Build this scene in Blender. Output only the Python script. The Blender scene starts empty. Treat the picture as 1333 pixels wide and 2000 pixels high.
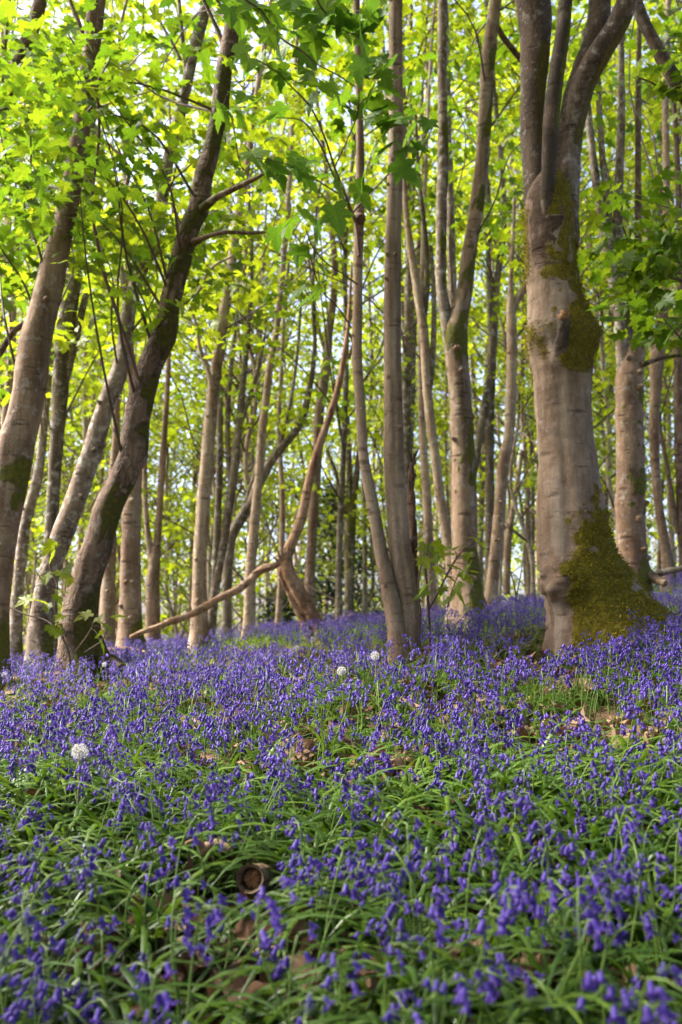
import bpy, math, random
import numpy as np
from mathutils import Vector, noise as mnoise

rng = np.random.default_rng(11)
random.seed(11)
scene = bpy.context.scene
COL = scene.collection
R = math.radians

# ------------------------------------------------------------------ camera model
CAMZ = 0.66
PITCH = R(7.0)
F = 1944.0                      # focal length in photograph pixels (35 mm on a 36 mm tall frame)
CP, SP = math.cos(PITCH), math.sin(PITCH)


def P(c, r, Y):
    """world point seen at photo pixel (c, r) that lies Y metres ahead"""
    u, v = (c - 666.5) / F, (1000.0 - r) / F
    dy = CP - v * SP
    s = Y / dy
    return np.array([u * s, Y, CAMZ + (SP + v * CP) * s])


def smooth_interp(y, ys, zs):
    y = np.asarray(y, float)
    i = np.clip(np.searchsorted(ys, y) - 1, 0, len(ys) - 2)
    ys = np.asarray(ys, float); zs = np.asarray(zs, float)
    m = np.gradient(zs, ys)
    h = ys[i + 1] - ys[i]
    t = np.clip((y - ys[i]) / h, 0, 1)
    return ((2*t**3 - 3*t**2 + 1) * zs[i] + (t**3 - 2*t**2 + t) * h * m[i]
            + (-2*t**3 + 3*t**2) * zs[i+1] + (t**3 - t**2) * h * m[i+1])


GY = [-60, -10, 0, 1.4, 2.2, 4, 7, 11, 14, 18, 22, 30, 45, 80, 600]
GZ = [-2.2, -1.0, -.19, -.02, .115, .33, .545, .64, .61, .55, .30, -1.2, -3.5, -5.5, -7]
PHX = [(.9, .35, 1.3), (.45, 1.1, 4.0), (1.7, -.8, 2.2), (3.1, 2.2, .4), (-2.3, 3.4, 5.1)]


def ground(x, y):
    x = np.asarray(x, float); y = np.asarray(y, float)
    z = smooth_interp(y, GY, GZ)
    xl = np.clip(x, -9, 9)
    fade = np.clip(1.25 - np.abs(y) / 60.0, 0, 1)
    kr = np.interp(y, [0, 5, 12], [.05, .068, .10]); kl = np.interp(y, [0, 5, 12], [.08, .112, .112])
    z = z + fade * (np.where(xl > 0, kr, kl) * xl + np.where(xl > 0, .010 * xl * xl * np.clip(y / 9, 0, 1), 0))
    b = np.exp(-((x - 1.2) / 2.6) ** 2 - ((y - 19) / 2.6) ** 2)
    z = z + .30 * b
    for k, (a, c, ph) in enumerate(PHX):
        z = z + .012 * np.sin(a * x * 2 + c * y * 2 + ph)
    return z


def gpt(x, y):
    return np.array([x, y, float(ground(x, y))])


def on_ground(c, r):
    """where the ray through a photo pixel meets the ground"""
    lo, hi = .6, 30.
    for Y in np.arange(.6, 30, .05):
        p = P(c, r, Y)
        if p[2] < float(ground(p[0], p[1])):
            return gpt(p[0], p[1])
    return gpt(*P(c, r, 12)[:2])


# ------------------------------------------------------------------ object helpers
def tag(o, label=None, cat=None, group=None, kind=None):
    if label: o['label'] = label
    if cat: o['category'] = cat
    if group: o['group'] = group
    if kind: o['kind'] = kind
    return o


def empty(name, loc):
    o = bpy.data.objects.new(name, None)
    o.empty_display_size = .1
    o.location = Vector(loc)
    COL.objects.link(o)
    return o


class MB:
    """collects triangles / quads as arrays, with a material slot per face and an optional float attribute"""
    def __init__(s):
        s.v, s.f, s.m, s.a, s.n = [], [], [], [], 0

    def add(s, v, f, mat=0, attr=None):
        v = np.asarray(v, float).reshape(-1, 3)
        f = np.asarray(f, int)
        if f.shape[1] == 3:
            f = np.concatenate([f, -np.ones((len(f), 1), int) - s.n], 1)
        s.v.append(v); s.f.append(f + s.n); s.m.append(np.full(len(f), mat))
        s.a.append(np.zeros(len(v)) if attr is None else np.broadcast_to(attr, (len(v),)))
        s.n += len(v)

    def mesh(s, name, mats, origin=(0, 0, 0), smooth=True, attr=None):
        v = np.concatenate(s.v) - np.asarray(origin, float)
        f = np.concatenate(s.f); mi = np.concatenate(s.m)
        me = bpy.data.meshes.new(name)
        tri = f[:, 3] < 0
        cnt = np.where(tri, 3, 4)
        flat = f.ravel(); flat = flat[flat >= 0]
        start = np.concatenate([[0], np.cumsum(cnt)[:-1]])
        me.vertices.add(len(v)); me.vertices.foreach_set('co', v.astype(np.float32).ravel())
        me.loops.add(len(flat)); me.loops.foreach_set('vertex_index', flat.astype(np.int32))
        me.polygons.add(len(f)); me.polygons.foreach_set('loop_start', start.astype(np.int32))
        try:
            me.polygons.foreach_set('loop_total', cnt.astype(np.int32))
        except Exception:
            pass
        for m in (mats if isinstance(mats, (list, tuple)) else [mats]):
            me.materials.append(m)
        me.polygons.foreach_set('material_index', mi.astype(np.int32))
        me.polygons.foreach_set('use_smooth', np.full(len(f), smooth))
        if attr:
            at = me.attributes.new(attr, 'FLOAT', 'POINT')
            at.data.foreach_set('value', np.concatenate(s.a).astype(np.float32))
        me.update(calc_edges=True)
        me.validate()
        return me

    def build(s, name, mats, parent=None, loc=None, smooth=True, attr=None):
        """a linked object; vertices were given in world space. Parent must be unrotated at build time."""
        org = WORLD(parent) if parent is not None else np.array(loc if loc is not None else (0, 0, 0), float)
        me = s.mesh(name, mats, org, smooth, attr)
        o = bpy.data.objects.new(name, me)
        COL.objects.link(o)
        if parent is not None:
            o.parent = parent
        else:
            o.location = Vector(org)
        return o


def WORLD(o):
    p = np.array(o.location)
    while o.parent:
        o = o.parent
        p = p + np.array(o.location)
    return p


def catmull(pts, n):
    p = np.asarray(pts, float)
    if len(p) < 3:
        t = np.linspace(0, 1, n)[:, None]
        return p[0] * (1 - t) + p[-1] * t
    d = np.concatenate([[0], np.cumsum(np.linalg.norm(np.diff(p[:, :3], axis=0), axis=1) + 1e-9)])
    t = np.linspace(0, d[-1], n)
    m = np.gradient(p, d, axis=0)
    i = np.clip(np.searchsorted(d, t, side='right') - 1, 0, len(d) - 2)
    h = (d[i+1] - d[i])[:, None]
    s = ((t - d[i])[:, None]) / h
    return ((2*s**3 - 3*s**2 + 1) * p[i] + (s**3 - 2*s**2 + s) * h * m[i]
            + (-2*s**3 + 3*s**2) * p[i+1] + (s**3 - s**2) * h * m[i+1])


def fbm(p, sc, seed=0.0):
    return mnoise.fractal(Vector((p[0]*sc + seed, p[1]*sc - seed, p[2]*sc + 2*seed)), 1.0, 2.0, 3)


def frames(path):
    t = np.gradient(path, axis=0)
    t /= np.linalg.norm(t, axis=1)[:, None] + 1e-12
    n = np.zeros_like(t)
    ref = np.array([1., 0, 0]) if abs(t[0][0]) < .9 else np.array([0, 1., 0])
    a = ref - t[0] * ref.dot(t[0]); a /= np.linalg.norm(a)
    for i in range(len(t)):
        a = a - t[i] * a.dot(t[i]); a /= np.linalg.norm(a) + 1e-12
        n[i] = a
    return t, n, np.cross(t, n)


def tube(mb, pts, rad, sides=8, n=None, rough=0.0, nsc=6.0, seed=0.0, mat=0, cap=True, attr=None, disp=None):
    """pts Nx3, rad N (metres): a tapered tube following a smooth curve, with bark-like unevenness"""
    q = np.concatenate([np.asarray(pts, float), np.asarray(rad, float)[:, None]], 1)
    n = n or max(4, len(pts) * 3)
    q = catmull(q, n)
    path, r = q[:, :3], np.maximum(q[:, 3], .0004)
    t, a, b = frames(path)
    th = np.linspace(0, 2*np.pi, sides, endpoint=False)
    dirs = a[:, None] * np.cos(th)[None, :, None] + b[:, None] * np.sin(th)[None, :, None]
    rr = np.repeat(r[:, None], sides, 1)
    if rough > 0:
        for i in range(n):
            for j in range(sides):
                w = path[i] + dirs[i, j] * r[i]
                rr[i, j] *= 1 + rough * (fbm(w, nsc, seed) + .55 * fbm((w[0], w[1], w[2]*2.5), nsc * 2.2, seed + 5))
    if disp is not None:
        rr = disp(path, dirs, rr)
    v = path[:, None] + dirs * rr[:, :, None]
    idx = np.arange(n * sides).reshape(n, sides)
    f = np.stack([idx[:-1], np.roll(idx, -1, 1)[:-1], np.roll(idx, -1, 1)[1:], idx[1:]], -1).reshape(-1, 4)
    vv = v.reshape(-1, 3)
    at = attr(v, dirs).ravel() if callable(attr) else np.zeros(len(vv)) if attr is None else attr
    mb.add(vv, f, mat, at)
    if cap:
        for k, e in ((0, -1), (n-1, 1)):
            ring = idx[k]
            c = path[k] + t[k] * e * r[k] * .25
            vs = np.concatenate([v[k], c[None]])
            ff = [[j, (j+1) % sides, sides] if e > 0 else [(j+1) % sides, j, sides] for j in range(sides)]
            mb.add(vs, ff, mat, 0.0 if not callable(attr) else 0.0)
    return v, dirs, path, rr


# ------------------------------------------------------------------ materials
def new_mat(name):
    m = bpy.data.materials.new(name)
    m.use_nodes = True
    nt = m.node_tree
    nt.nodes.clear()
    out = nt.nodes.new('ShaderNodeOutputMaterial')
    return m, nt, out


def nd(nt, typ, **kw):
    n = nt.nodes.new(typ)
    for k, v in kw.items():
        if k.startswith('i_'):
            key = k[2:]
            n.inputs[int(key) if key.isdigit() else key.replace('_', ' ')].default_value = v
        else:
            setattr(n, k, v)
    return n


def ramp(nt, src, stops):
    n = nt.nodes.new('ShaderNodeValToRGB')
    el = n.color_ramp.elements
    while len(el) < len(stops):
        el.new(.5)
    for e, (p, c) in zip(el, stops):
        e.position = p
        e.color = (c[0], c[1], c[2], 1) if hasattr(c, '__len__') else (c, c, c, 1)
    nt.links.new(src, n.inputs[0])
    return n.outputs[0]


def mix(nt, fac, a, b, mode='MIX'):
    n = nt.nodes.new('ShaderNodeMix')
    n.data_type = 'RGBA'; n.blend_type = mode
    for s, v in ((n.inputs[0], fac), (n.inputs[6], a), (n.inputs[7], b)):
        if hasattr(v, 'links') or hasattr(v, 'is_linked'):
            nt.links.new(v, s)
        elif isinstance(v, (int, float)):
            s.default_value = v
        else:
            s.default_value = (v[0], v[1], v[2], 1)
    return n.outputs[2]


def math_(nt, op, a, b=0.0, c=None, clamp=False):
    n = nt.nodes.new('ShaderNodeMath'); n.operation = op; n.use_clamp = clamp
    for k, v in enumerate((a, b) + ((c,) if c is not None else ())):
        if hasattr(v, 'is_linked'):
            nt.links.new(v, n.inputs[k])
        else:
            n.inputs[k].default_value = v
    return n.outputs[0]


def noise_tex(nt, vec, scale, detail=4, rough=.6, stretch=None):
    if stretch is not None:
        mp = nd(nt, 'ShaderNodeMapping'); mp.inputs['Scale'].default_value = stretch
        nt.links.new(vec, mp.inputs['Vector']); vec = mp.outputs[0]
    n = nd(nt, 'ShaderNodeTexNoise'); n.inputs['Scale'].default_value = scale
    n.inputs['Detail'].default_value = detail; n.inputs['Roughness'].default_value = rough
    nt.links.new(vec, n.inputs['Vector'])
    return n.outputs['Fac']


def leaf_mat(name, cols, trans, tmul=(1.5, 1.45, .7), rough=.45, spec=.35):
    """thin leaf: reflecting face plus light passing through; colour differs from leaf to leaf"""
    m, nt, out = new_mat(name)
    g = nd(nt, 'ShaderNodeNewGeometry')
    k = len(cols)
    rnd = g.outputs['Random Per Island']
    tc = nd(nt, 'ShaderNodeTexCoord').outputs['Object']
    big = noise_tex(nt, tc, 1.3, 2)
    fac = math_(nt, 'ADD', math_(nt, 'MULTIPLY', rnd, .7), math_(nt, 'MULTIPLY', math_(nt, 'SUBTRACT', big, .25), .6), clamp=True)
    col = ramp(nt, fac, [(i / (k - 1), c) for i, c in enumerate(cols)])
    fine = noise_tex(nt, tc, 60, 2)
    col = mix(nt, .35, col, ramp(nt, fine, [(.3, .55), (.7, 1.0)]), 'MULTIPLY')
    pb = nd(nt, 'ShaderNodeBsdfPrincipled'); pb.inputs['Roughness'].default_value = rough
    pb.inputs['Specular IOR Level'].default_value = spec
    nt.links.new(col, pb.inputs['Base Color'])
    tr = nd(nt, 'ShaderNodeBsdfTranslucent')
    nt.links.new(mix(nt, 1.0, col, tmul, 'MULTIPLY'), tr.inputs['Color'])
    ms = nd(nt, 'ShaderNodeMixShader'); ms.inputs[0].default_value = trans
    nt.links.new(pb.outputs[0], ms.inputs[1]); nt.links.new(tr.outputs[0], ms.inputs[2])
    nt.links.new(ms.outputs[0], out.inputs[0])
    return m


def bark_mat(name, c1, c2, pale=(.34, .31, .27), lichen=.35, dark=.3, moss=.35, moss_side=.5,
             mosscol=((.05, .052, .008), (.13, .12, .016)), streak=.5, bump=.5, stain=(.20, .10, .045), stain_amt=.35, cracks=.26):
    m, nt, out = new_mat(name)
    tc = nd(nt, 'ShaderNodeTexCoord').outputs['Object']
    oi = nd(nt, 'ShaderNodeObjectInfo')
    ad = nd(nt, 'ShaderNodeVectorMath', operation='ADD'); nt.links.new(tc, ad.inputs[0])
    sc_ = nd(nt, 'ShaderNodeVectorMath', operation='SCALE'); sc_.inputs[0].default_value = (7, 3, 5)
    nt.links.new(oi.outputs['Random'], sc_.inputs[3]); nt.links.new(sc_.outputs[0], ad.inputs[1])
    v = ad.outputs[0]
    base = mix(nt, ramp(nt, noise_tex(nt, v, 7, 5, .6, (1, 1, .35)), [(.38, 0.), (.62, 1.)]), tuple(x * .82 for x in c1), c2)
    base = mix(nt, ramp(nt, noise_tex(nt, v, 3.2, 4, .6, (1, 1, .22)), [(.52, 0.), (.75, stain_amt)]), base, stain)
    # fine bark plates
    mpc = nd(nt, 'ShaderNodeMapping'); mpc.inputs['Scale'].default_value = (26, 26, 9)
    wob = nd(nt, 'ShaderNodeVectorMath', operation='ADD'); nt.links.new(v, wob.inputs[0])
    wn = nd(nt, 'ShaderNodeTexNoise'); wn.inputs['Scale'].default_value = 14; nt.links.new(v, wn.inputs['Vector'])
    wsc = nd(nt, 'ShaderNodeVectorMath', operation='SCALE'); wsc.inputs[3].default_value = .06
    nt.links.new(wn.outputs['Color'], wsc.inputs[0]); nt.links.new(wsc.outputs[0], wob.inputs[1])
    nt.links.new(wob.outputs[0], mpc.inputs['Vector'])
    vc = nd(nt, 'ShaderNodeTexVoronoi', feature='DISTANCE_TO_EDGE'); vc.inputs['Scale'].default_value = 1.0
    nt.links.new(mpc.outputs[0], vc.inputs['Vector'])
    ckm = ramp(nt, noise_tex(nt, v, 4.0, 3, .6), [(.40, 0.), (.60, 1.)])
    crk = math_(nt, 'MULTIPLY', ramp(nt, vc.outputs['Distance'], [(.02, 1.), (.12, 0.)]), ckm)
    base = mix(nt, math_(nt, 'MULTIPLY', crk, cracks), base, tuple(x * .36 for x in c1))
    blot = ramp(nt, noise_tex(nt, v, 30, 5, .8), [(.36, .62), (.64, 1.12)])
    base = mix(nt, .45, base, blot, 'MULTIPLY')
    # broad weather streaks down the stem: greyer and browner runs
    st1 = ramp(nt, noise_tex(nt, v, 6.5, 3, .55, (1, 1, .07)), [(.54, 0.), (.66, .75)])
    base = mix(nt, st1, base, tuple(.65 * a_ + .35 * b_ for a_, b_ in zip(c2, (.30, .275, .215))))
    st2 = ramp(nt, noise_tex(nt, v, 5.2, 4, .6, (1, 1, .09)), [(.54, 0.), (.64, .75)])
    base = mix(nt, st2, base, tuple(x * .5 for x in c1))
    # eye shaped branch scars
    mpv = nd(nt, 'ShaderNodeMapping'); mpv.inputs['Scale'].default_value = (4.5, 4.5, 15)
    nt.links.new(v, mpv.inputs['Vector'])
    vo = nd(nt, 'ShaderNodeTexVoronoi'); vo.inputs['Scale'].default_value = 1.0
    nt.links.new(mpv.outputs[0], vo.inputs['Vector'])
    sv = nd(nt, 'ShaderNodeSeparateColor'); nt.links.new(vo.outputs['Color'], sv.inputs[0])
    eye = math_(nt, 'MULTIPLY', ramp(nt, vo.outputs['Distance'], [(.14, .65), (.30, 0.)]), math_(nt, 'GREATER_THAN', sv.outputs[0], .72))
    base = mix(nt, eye, base, tuple(x * .33 for x in c1))
    # fine vertical streaks
    base = mix(nt, streak, base, ramp(nt, noise_tex(nt, v, 55, 3, .65, (1, 1, .12)), [(.3, .6), (.7, 1.05)]), 'MULTIPLY')
    # horizontal wrinkles round the stem
    wr = noise_tex(nt, v, 5, 4, .7, (1, 1, 7))
    wrm = ramp(nt, wr, [(.60, 0.), (.68, 1.), (.72, .6), (.8, 0.)])
    base = mix(nt, math_(nt, 'MULTIPLY', wrm, .8), base, tuple(x * .38 for x in c1))
    # pale lichen blotches
    lv = noise_tex(nt, v, 16, 5, .7)
    lm = ramp(nt, lv, [(.60 - .12 * lichen, 0.), (.66 - .08 * lichen, lichen)])
    base = mix(nt, lm, base, pale)
    sp_ = nd(nt, 'ShaderNodeTexVoronoi'); sp_.inputs['Scale'].default_value = 55
    nt.links.new(v, sp_.inputs['Vector'])
    base = mix(nt, ramp(nt, sp_.outputs['Distance'], [(.10, .5), (.17, 0.)]), base, tuple(x * 1.2 for x in pale))
    # dark crusts
    dm = ramp(nt, noise_tex(nt, v, 9, 6, .75, (1, 1, .6)), [(.60 - .2 * dark, 0.), (.70 - .2 * dark, min(1, dark * 1.6))])
    base = mix(nt, dm, base, (.045, .032, .022))
    at = nd(nt, 'ShaderNodeAttribute', attribute_name='moss')
    cm = ramp(nt, math_(nt, 'ADD', math_(nt, 'MULTIPLY', at.outputs['Fac'], -.55), math_(nt, 'MULTIPLY', noise_tex(nt, v, 11, 6, .75), .9)), [(.52, 0.), (.62, 1.)])
    cc = mix(nt, ramp(nt, noise_tex(nt, v, 45, 4, .7), [(.3, 0.), (.7, 1.)]), (.028, .017, .010), (.085, .05, .028))
    base = mix(nt, math_(nt, 'MULTIPLY', cm, math_(nt, 'LESS_THAN', at.outputs['Fac'], -.02)), base, cc)
    # moss on the side away from the light, and wherever the mesh says so
    geo = nd(nt, 'ShaderNodeNewGeometry')
    sx = nd(nt, 'ShaderNodeSeparateXYZ'); nt.links.new(geo.outputs['Normal'], sx.inputs[0])
    big = noise_tex(nt, v, 2.6, 3, .5, (1, 1, .6))
    fine = noise_tex(nt, v, 26, 5, .75)
    s = math_(nt, 'ADD', math_(nt, 'MULTIPLY', sx.outputs[0], moss_side), math_(nt, 'MULTIPLY', math_(nt, 'SUBTRACT', big, .5), 2.2))
    s = math_(nt, 'ADD', s, math_(nt, 'MULTIPLY', math_(nt, 'SUBTRACT', fine, .5), 1.3))
    s = math_(nt, 'ADD', s, math_(nt, 'MULTIPLY', math_(nt, 'MAXIMUM', at.outputs['Fac'], 0.0), 2.4))
    mm = ramp(nt, math_(nt, 'ADD', math_(nt, 'MULTIPLY', s, .5), moss - .42), [(.30, 0.), (.46, 1.)])
    mc = mix(nt, ramp(nt, noise_tex(nt, v, 38, 4, .7), [(.3, 0.), (.7, 1.)]), mosscol[0], mosscol[1])
    base = mix(nt, mm, base, mc)
    pb = nd(nt, 'ShaderNodeBsdfPrincipled'); pb.inputs['Roughness'].default_value = .82
    pb.inputs['Specular IOR Level'].default_value = .2
    nt.links.new(base, pb.inputs['Base Color'])
    h = math_(nt, 'ADD', math_(nt, 'MULTIPLY', noise_tex(nt, v, 40, 5, .7, (1, 1, .3)), .5), math_(nt, 'MULTIPLY', fine, .5))
    h = math_(nt, 'ADD', h, math_(nt, 'MULTIPLY', wrm, -.6))
    h = math_(nt, 'ADD', h, math_(nt, 'MULTIPLY', eye, -.8))
    h = math_(nt, 'ADD', h, math_(nt, 'MULTIPLY', crk, -1.2 * max(0., cracks - .2)))
    h = math_(nt, 'ADD', h, math_(nt, 'MULTIPLY', math_(nt, 'MULTIPLY', mm, fine), 1.6))
    bp = nd(nt, 'ShaderNodeBump'); bp.inputs['Strength'].default_value = bump; bp.inputs['Distance'].default_value = .012
    nt.links.new(h, bp.inputs['Height']); nt.links.new(bp.outputs[0], pb.inputs['Normal'])
    nt.links.new(pb.outputs[0], out.inputs[0])
    return m


def plain(name, c1, c2, sc=30, rough=.7, spec=.3, stretch=None, bump=.3, trans=0):
    m, nt, out = new_mat(name)
    tc = nd(nt, 'ShaderNodeTexCoord').outputs['Object']
    nz = noise_tex(nt, tc, sc, 5, .65, stretch)
    g = nd(nt, 'ShaderNodeNewGeometry')
    f = math_(nt, 'ADD', math_(nt, 'MULTIPLY', g.outputs['Random Per Island'], .5), math_(nt, 'MULTIPLY', nz, .7))
    col = ramp(nt, f, [(.3, c1), (.8, c2)])
    pb = nd(nt, 'ShaderNodeBsdfPrincipled'); pb.inputs['Roughness'].default_value = rough
    pb.inputs['Specular IOR Level'].default_value = spec
    nt.links.new(col, pb.inputs['Base Color'])
    if bump:
        bp = nd(nt, 'ShaderNodeBump'); bp.inputs['Strength'].default_value = bump; bp.inputs['Distance'].default_value = .006
        nt.links.new(nz, bp.inputs['Height']); nt.links.new(bp.outputs[0], pb.inputs['Normal'])
    if trans:
        tr = nd(nt, 'ShaderNodeBsdfTranslucent'); nt.links.new(col, tr.inputs['Color'])
        ms = nd(nt, 'ShaderNodeMixShader'); ms.inputs[0].default_value = trans
        nt.links.new(pb.outputs[0], ms.inputs[1]); nt.links.new(tr.outputs[0], ms.inputs[2])
        nt.links.new(ms.outputs[0], out.inputs[0])
    else:
        nt.links.new(pb.outputs[0], out.inputs[0])
    return m


M = {}
M['leaf_bright'] = leaf_mat('leaf_bright', [(.08, .125, .012), (.13, .18, .013), (.18, .225, .015), (.24, .25, .018)], .55, tmul=(2.15, 2.1, .8))
M['leaf_mid'] = leaf_mat('leaf_mid', [(.042, .095, .010), (.07, .135, .012), (.10, .165, .013), (.15, .19, .015)], .52, tmul=(1.95, 1.85, .7))
M['leaf_deep'] = leaf_mat('leaf_deep', [(.06, .14, .017), (.085, .175, .018), (.125, .215, .019)], .52, rough=.5, spec=.2)
M['leaf_holly'] = leaf_mat('leaf_holly', [(.012, .035, .014), (.022, .055, .022), (.04, .08, .03)], .1, rough=.3, spec=.5)
M['blade'] = leaf_mat('blade', [(.022, .052, .007), (.040, .088, .009), (.065, .125, .012), (.12, .18, .02)], .28, rough=.40, spec=.42)
M['grass_far'] = leaf_mat('grass_far', [(.06, .12, .012), (.10, .17, .016), (.16, .21, .025)], .35, rough=.4)
M['petal'] = leaf_mat('petal', [(.027, .014, .125), (.052, .027, .21), (.082, .045, .29), (.11, .062, .34), (.19, .135, .42)], .35, tmul=(1.2, 1.0, 1.1), rough=.5, spec=.25)
M['stem'] = plain('stem', (.06, .12, .015), (.13, .20, .03), 40, .45, .4, trans=.2, bump=0)
M['dead_leaf'] = leaf_mat('dead_leaf', [(.06, .032, .018), (.12, .07, .04), (.185, .122, .075), (.26, .185, .12)], .12, tmul=(1, .8, .6), rough=.85, spec=.08)
M['bark_main'] = bark_mat('bark_main', (.185, .115, .073), (.285, .20, .135), lichen=.25, dark=.12, moss=.13, moss_side=.25, bump=.8, streak=.6, stain_amt=.4, cracks=.10, mosscol=((.06, .05, .006), (.18, .14, .012)))
M['bark_limb'] = bark_mat('bark_limb', (.085, .055, .036), (.16, .108, .075), lichen=.5, dark=.5, moss=.30, moss_side=.3, bump=.9, mosscol=((.05, .038, .006), (.13, .095, .012)))
M['bark_dark'] = bark_mat('bark_dark', cracks=.6, c1=(.125, .075, .046), c2=(.21, .135, .088), lichen=.35, dark=.38, moss=.31, moss_side=.6, bump=1.1, mosscol=((.04, .036, .007), (.10, .085, .012)))
M['bark_smooth'] = bark_mat('bark_smooth', (.19, .112, .066), (.30, .205, .127), lichen=.45, dark=.24, moss=.15, moss_side=.5, bump=.9)
M['bark_pale'] = bark_mat('bark_pale', (.25, .155, .093), (.385, .282, .182), pale=(.45, .40, .34), lichen=.5, dark=.24, moss=.16, moss_side=.6, bump=.9)
M['bark_green'] = bark_mat('bark_green', (.10, .076, .042), (.19, .145, .09), lichen=.6, dark=.36, moss=.34, moss_side=.6, bump=1.)
M['bark_lichen'] = bark_mat('bark_lichen', (.15, .105, .07), (.255, .19, .135), pale=(.36, .33, .28), lichen=.8, dark=.36, moss=.25, moss_side=.5, bump=1.)
M['deadwood'] = bark_mat('deadwood', (.33, .18, .095), (.46, .29, .18), pale=(.55, .42, .31), lichen=.3, dark=.25, moss=.02, moss_side=.2, streak=.9, bump=1.0, stain=(.16, .07, .03), stain_amt=.7)
M['twig'] = plain('twig', (.045, .028, .020), (.11, .07, .045), 30, .7)
M['moss'] = leaf_mat('moss', [(.12, .095, .008), (.24, .185, .012), (.36, .275, .022)], .25, tmul=(1, 1, .5), rough=.8, spec=.1)
M['stick'] = plain('stick', (.10, .055, .03), (.26, .16, .09), 25, .8, stretch=(1, 1, 1))
M['rot'] = plain('rot', (.02, .009, .004), (.34, .155, .055), 60, .85, bump=1.)
M['rot_dark'] = plain('rot_dark', (.05, .025, .012), (.26, .13, .05), 60, .85, bump=1.)
M['pappus'] = plain('pappus', (.50, .48, .45), (.62, .61, .58), 20, .9, .1, bump=0, trans=.5)
M['seed'] = plain('seed', (.16, .10, .05), (.30, .21, .12), 60, .8, bump=0)
M['dock'] = leaf_mat('dock', [(.03, .08, .015), (.05, .12, .018), (.07, .15, .02)], .35, rough=.4, spec=.4)


def ground_mat():
    m, nt, out = new_mat('woodland_floor')
    tc = nd(nt, 'ShaderNodeTexCoord').outputs['Object']
    n1 = noise_tex(nt, tc, 2.2, 5, .65)
    n2 = noise_tex(nt, tc, 24, 5, .75)
    n3 = noise_tex(nt, tc, 90, 4, .7)
    soil = mix(nt, ramp(nt, n2, [(.3, 0.), (.7, 1.)]), (.035, .024, .014), (.17, .105, .055))
    soil = mix(nt, ramp(nt, n3, [(.55, 0.), (.7, .6)]), soil, (.28, .19, .11))
    gr = mix(nt, ramp(nt, n3, [(.3, 0.), (.7, 1.)]), (.035, .06, .010), (.10, .13, .02))
    col = mix(nt, ramp(nt, math_(nt, 'ADD', math_(nt, 'MULTIPLY', n1, .75), math_(nt, 'MULTIPLY', n2, .3)), [(.48, 0.), (.60, .9)]), soil, gr)
    pb = nd(nt, 'ShaderNodeBsdfPrincipled'); pb.inputs['Roughness'].default_value = .95
    pb.inputs['Specular IOR Level'].default_value = .1
    nt.links.new(col, pb.inputs['Base Color'])
    bp = nd(nt, 'ShaderNodeBump'); bp.inputs['Strength'].default_value = .9; bp.inputs['Distance'].default_value = .03
    nt.links.new(n2, bp.inputs['Height']); nt.links.new(bp.outputs[0], pb.inputs['Normal'])
    nt.links.new(pb.outputs[0], out.inputs[0])
    return m


M['ground'] = ground_mat()

# ------------------------------------------------------------------ ground
def axis(lo, hi, fine, n_out):
    a = np.arange(-fine, fine + .001, fine / 60)
    return np.concatenate([np.linspace(lo, -fine, n_out, endpoint=False), a, np.linspace(fine, hi, n_out + 1)[1:]])


gx = np.concatenate([-np.geomspace(600, 9, 26)[:-1], np.linspace(-9, 9, 130), np.geomspace(9, 600, 26)[1:]])
gy = np.concatenate([np.linspace(-60, -2, 30)[:-1], np.linspace(-2, 26, 220), np.geomspace(26, 600, 34)[1:]])
X, Y = np.meshgrid(gx, gy)
Z = ground(X, Y)
for i in range(len(gy)):
    if -1 < gy[i] < 14:
        for j in range(len(gx)):
            if abs(gx[j]) < 6:
                Z[i, j] += .018 * mnoise.noise(Vector((X[i, j] * 4, Y[i, j] * 4, 0)))
mb = MB()
idx = np.arange(X.size).reshape(X.shape)
mb.add(np.stack([X, Y, Z], -1), np.stack([idx[:-1, :-1], idx[:-1, 1:], idx[1:, 1:], idx[1:, :-1]], -1).reshape(-1, 4))
tag(mb.build('ground', M['ground']), 'sloping woodland floor of brown leaf mould and moss', 'ground', kind='structure')

# ------------------------------------------------------------------ leaves
def leaf_template(half):
    pts = list(half) + [(-x, y) for x, y in reversed(half) if x > 1e-6]
    v = [(0, .30, 0)] + [(x, y, 0) for x, y in pts]
    v = np.array(v, float)
    v[:, 2] = .22 * np.abs(v[:, 0]) - .28 * (v[:, 1] - .3) ** 2 * np.sign(np.maximum(v[:, 1] - .3, 0)) - .35 * np.abs(v[:, 0]) ** 2
    k = len(pts)
    return v, np.array([[0, 1 + (i + 1) % k, 1 + i] for i in range(k)])


LEAF_FINE = leaf_template([(0, .0), (.1, -.1), (.25, -.1), (.43, .02), (.36, .12), (.28, .2), (.40, .27), (.47, .40), (.57, .52),
                           (.43, .49), (.36, .53), (.2, .48), (.26, .64), (.17, .73), (.13, .84), (0, 1.02)])
LEAF_MID = leaf_template([(0, .0), (.2, -.1), (.43, .03), (.33, .19), (.55, .50), (.29, .50), (.23, .74), (0, 1.0)])


def inst(mb, templ, pos, Rm, size, mat=0):
    """many copies of a small template, in one go"""
    v, f = templ
    V = np.einsum('nij,kj->nki', Rm, v) * np.asarray(size)[:, None, None] + np.asarray(pos)[:, None, :]
    n, k = len(pos), len(v)
    Fc = (f[None] + (np.arange(n) * k)[:, None, None]).reshape(-1, f.shape[1])
    mb.add(V.reshape(-1, 3), Fc, mat)


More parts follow.
